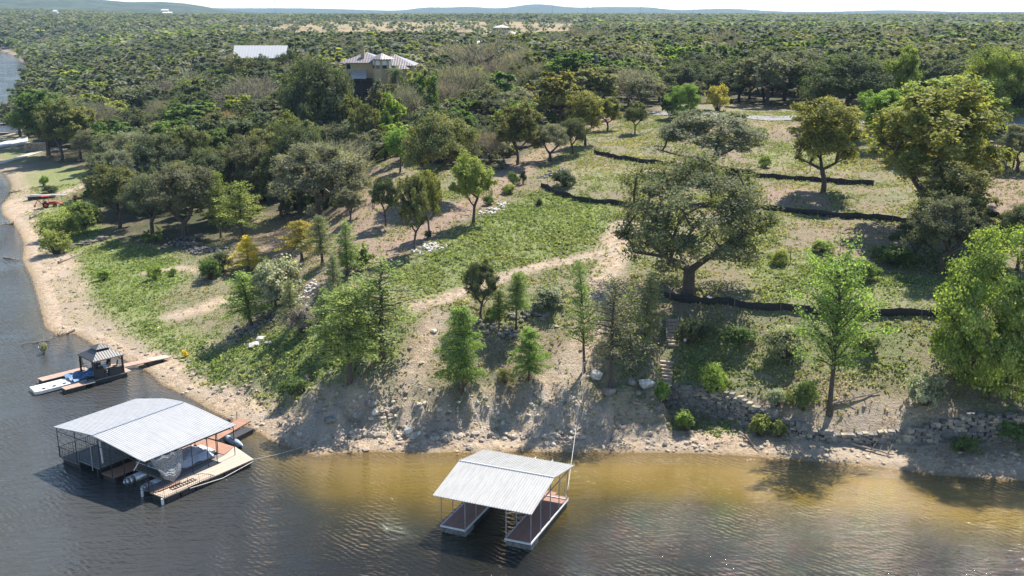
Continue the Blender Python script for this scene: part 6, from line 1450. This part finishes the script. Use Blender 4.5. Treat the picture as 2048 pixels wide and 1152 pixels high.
def smallhouse(px, py0, py1, wpx, Y, roofm, label, wallm=Mstuccow, name='cottage'):
    x = xat(px, py1, Y); z0 = h1(x, Y); k = Y*cP/FPX; zt, ze_ = zat(px, py0, Y)-z0, zat(px, py1, Y)-z0; w_ = wpx*k/2
    e = empty(name, (x, Y, z0), 0, label, 'house'); m = MB(); m.box((0, 4, ze_/2), (2*w_*.94, 7, ze_)); m.build('wall', wallm, e)
    m = MB(); m.slab([(-w_, 0, ze_), (w_, 0, ze_), (w_, 4, zt), (-w_, 4, zt)], .15); m.slab([(-w_, 4.01, zt), (w_, 4.01, zt), (w_, 8, ze_), (-w_, 8, ze_)], .15); m.build('roof', roofm, e); windowp(e, -w_*.4, .44, ze_*.55, 1.0, 1.0); windowp(e, w_*.4, .44, ze_*.55, 1.0, 1.0)
smallhouse(915, 81, 87, 22, 470, Mwhite, 'low white roof peeping out of the wood left of the dark gable'); smallhouse(970, 82, 87, 32, 480, Mwhite, 'low white roof peeping out of the wood under the pale far house')
smallhouse(931, 68, 77, 24, 560, Mdarkw, 'dark gabled roof above the wood behind the low white roof', Mdarkw); smallhouse(329, 18, 21, 15, 2000, Mstuccow, 'tiny pale house on the far left ridge'); smallhouse(334, 23.5, 26, 20, 1800, Mwhite, 'tiny white roof just below the pale house on the far left ridge')
smallhouse(109, 20, 23, 9, 1900, Mwhite, 'tiny white roof on the far left ridge nearest the left edge')
# right house and stair
Yh = float(ground(2000, 330)[1])+26; x_ = xat(2015, 240, Yh); z0 = h1(x_, Yh); e = empty('house', (x_, Yh, z0), R(-12), 'house with a low grey metal roof behind the trees at the right edge', 'house'); ze_, zt = zat(2000, 246, Yh)-z0, zat(2000, 226, Yh+6)-z0
m = MB(); m.box((0, 4, ze_/2), (15, 9, ze_)); m.build('wall', Mdarkw, e); m = MB(); m.slab([(-8.5, -1.5, ze_), (8.5, -1.5, ze_), (8.5, 4, zt), (-8.5, 4, zt)], .2); m.slab([(-8.5, 4.01, zt), (8.5, 4.01, zt), (8.5, 9.5, ze_), (-8.5, 9.5, ze_)], .2); m.build('roof', corrug('grey roof metal', (.36, .36, .38), 0, .5), e)
for j in range(3): windowp(e, -4+j*4, -.56, ze_*.6, 1.3, 1.2)
g = ground(1995, 338); e = empty('deck_stair', tuple(g), R(-8), 'raised red brown wooden deck with stairs under the trees at the right edge', 'stair')
m = MB(); m.box((0, 3, 3.2), (6, 4, .2)); m.build('platform', Mredw, e)
for x in (-2.8, 0, 2.8):
    for y_ in (1.2, 4.8): m = MB(); m.box((x, y_, 1.6), (.25, .25, 3.2)); m.build('post', Mredw, e)
m = MB(); [m.box((-2.6-k*.33, 1.0, 3.0-k*.22), (.36, 1.4, .08)) for k in range(9)]; m.build('flight', Mredw, e)
m = MB(); [m.box((-2.9+k*.25, 1.05, 3.75), (.06, .06, 1.0)) for k in range(24)]; m.box((0, 1.05, 4.25), (6, .1, .1)); m.build('railing', Mredw, e)
m = MB(); m.box((0.2, .6, .65), (1.9, .5, 1.3)); o = m.build('shed_panel', Mgrime, e)
# utility box, culvert stones, posts
g = ground(1524, 276); m = MB(); m.box((0, 0, .55), (.9, .7, 1.1)); m.box((0, 0, 1.13), (.98, .78, .06)); o = m.build('utility_box', Mgrime); o.location = tuple(g); tag(o, 'pale grey utility box beside the round bush near the road', 'utility box')
rockset('stone_heap', 'flat pale slabs in the shade beside the leaning oak', 'stone heap', [(1725,278), (1712,279,14,1.2,.5), (1735,276,14,1.2,.5)], .25, .6, Mstonep, 31)
for i, (px, py, h_, lb) in enumerate(((1580, 530, 1.9, 'thin dark post standing on the lower terrace'), (1620, 345, 2.2, 'thin dark post on the uppermost terrace left of the lone elm'))):
    g = ground(px, py); m = MB(); m.tube((0, 0, -.2), (0, 0, h_), .045, n=6); m.box((0, 0, h_), (.1, .1, .05)); o = m.build('marker_post', Mblack); o.location = tuple(g); tag(o, lb, 'post')
# utility poles
def pole(px, pyb, pyt, Y, label, trafo=False, cross=True):
    x = xat(px, pyt, Y); z0 = h1(x, Y); zt = zat(px, pyt, Y)-z0; e = empty('utility_pole', (x, Y, z0), R(15), label, 'utility pole'); m = MB(); m.tube((0, 0, -.5), (0, 0, zt), .2, .14, 8); m.build('pole', Mdarkw, e)
    if cross: m = MB(); m.box((0, 0, zt-.6), (2.2, .12, .14)); m.build('crossarm', Mdarkw, e)
    if trafo: m = MB(); m.tube((.45, -.1, zt-3.0), (.45, -.1, zt-1.7), .34, n=12); m.build('transformer', Mgrime, e)
    return Vector((x, Y, z0+zt-.5))
wA = pole(589, 80, 55, 430, 'utility pole rising from the wood right of the barn'); wB = pole(740, 110, 87, 330, 'utility pole with a pale transformer behind the villa chimney', True)
wC = pole(1019, 125, 93, 330, 'utility pole with a pale transformer in the middle of the wood', True); wD = pole(1127, 140, 92, 300, 'tall bare utility pole left of the thick one', False, False); wE = pole(1190, 165, 98, 262, 'thick dark utility pole with a transformer above the bright green trees', True)
for a, b_, lb in ((wC, wE, 'power line from the transformer pole in the wood to the thick dark pole'),): m = MB(); m.path([a+(b_-a)*k/12-Vector((0, 0, 1.2*4*(k/12)*(1-k/12))) for k in range(13)], .025, 4); tag(m.build('power_line', Mblack), lb, 'power line')
m = MB(); a, b_ = wE, Vector((xat(2100, 150, 250), 250, zat(2100, 150, 250))); m.path([a+(b_-a)*k/16-Vector((0, 0, 1.5*4*(k/16)*(1-k/16))) for k in range(17)], .025, 4); tag(m.build('power_line', Mblack), 'power line running right from the thick dark pole in front of the oaks', 'power line')
for i, (px, pyt, Y) in enumerate(((549, 0, 3500), (1105, 10, 4500), (1175, 12, 4500), (1186, 12, 4500), (1281, 10, 4500), (1388, 14, 4500), (1504, 13, 4500), (1862, 16, 4500))):
    x = xat(px, pyt, Y); z0 = h1(x, Y); zt = zat(px, pyt, Y)-z0; m = MB(); m.tube((0, 0, 0), (0, 0, zt), 1.1, .5, 4); m.box((0, 0, zt*.9), (7, 1, .8)); o = m.build('lattice_mast', Msteel); o.location = (x, Y, z0)
    tag(o, ('tall thin mast on the far left skyline' if i == 0 else 'thin mast on the hazy skyline'), 'mast', None if i == 0 else 'thin masts along the skyline')
# ------------------------------------------------------------------ haze
hz = MB(); hz.box((0, 4900, 92), (13000, 10200, 214)); Mh = bpy.data.materials.new('haze'); Mh.use_nodes = True; t = Mh.node_tree; t.nodes.clear()
o_ = t.nodes.new('ShaderNodeOutputMaterial'); pv = t.nodes.new('ShaderNodeVolumePrincipled'); pv.inputs['Color'].default_value = (.50, .74, 1, 1); pv.inputs['Density'].default_value = 0.00006; pv.inputs['Anisotropy'].default_value = .0
t.links.new(pv.outputs[0], o_.inputs['Volume']); ho = hz.build('haze', Mh); tag(ho, kind='stuff'); ho['label'] = 'thin blue haze over the whole landscape'; ho['category'] = 'haze'
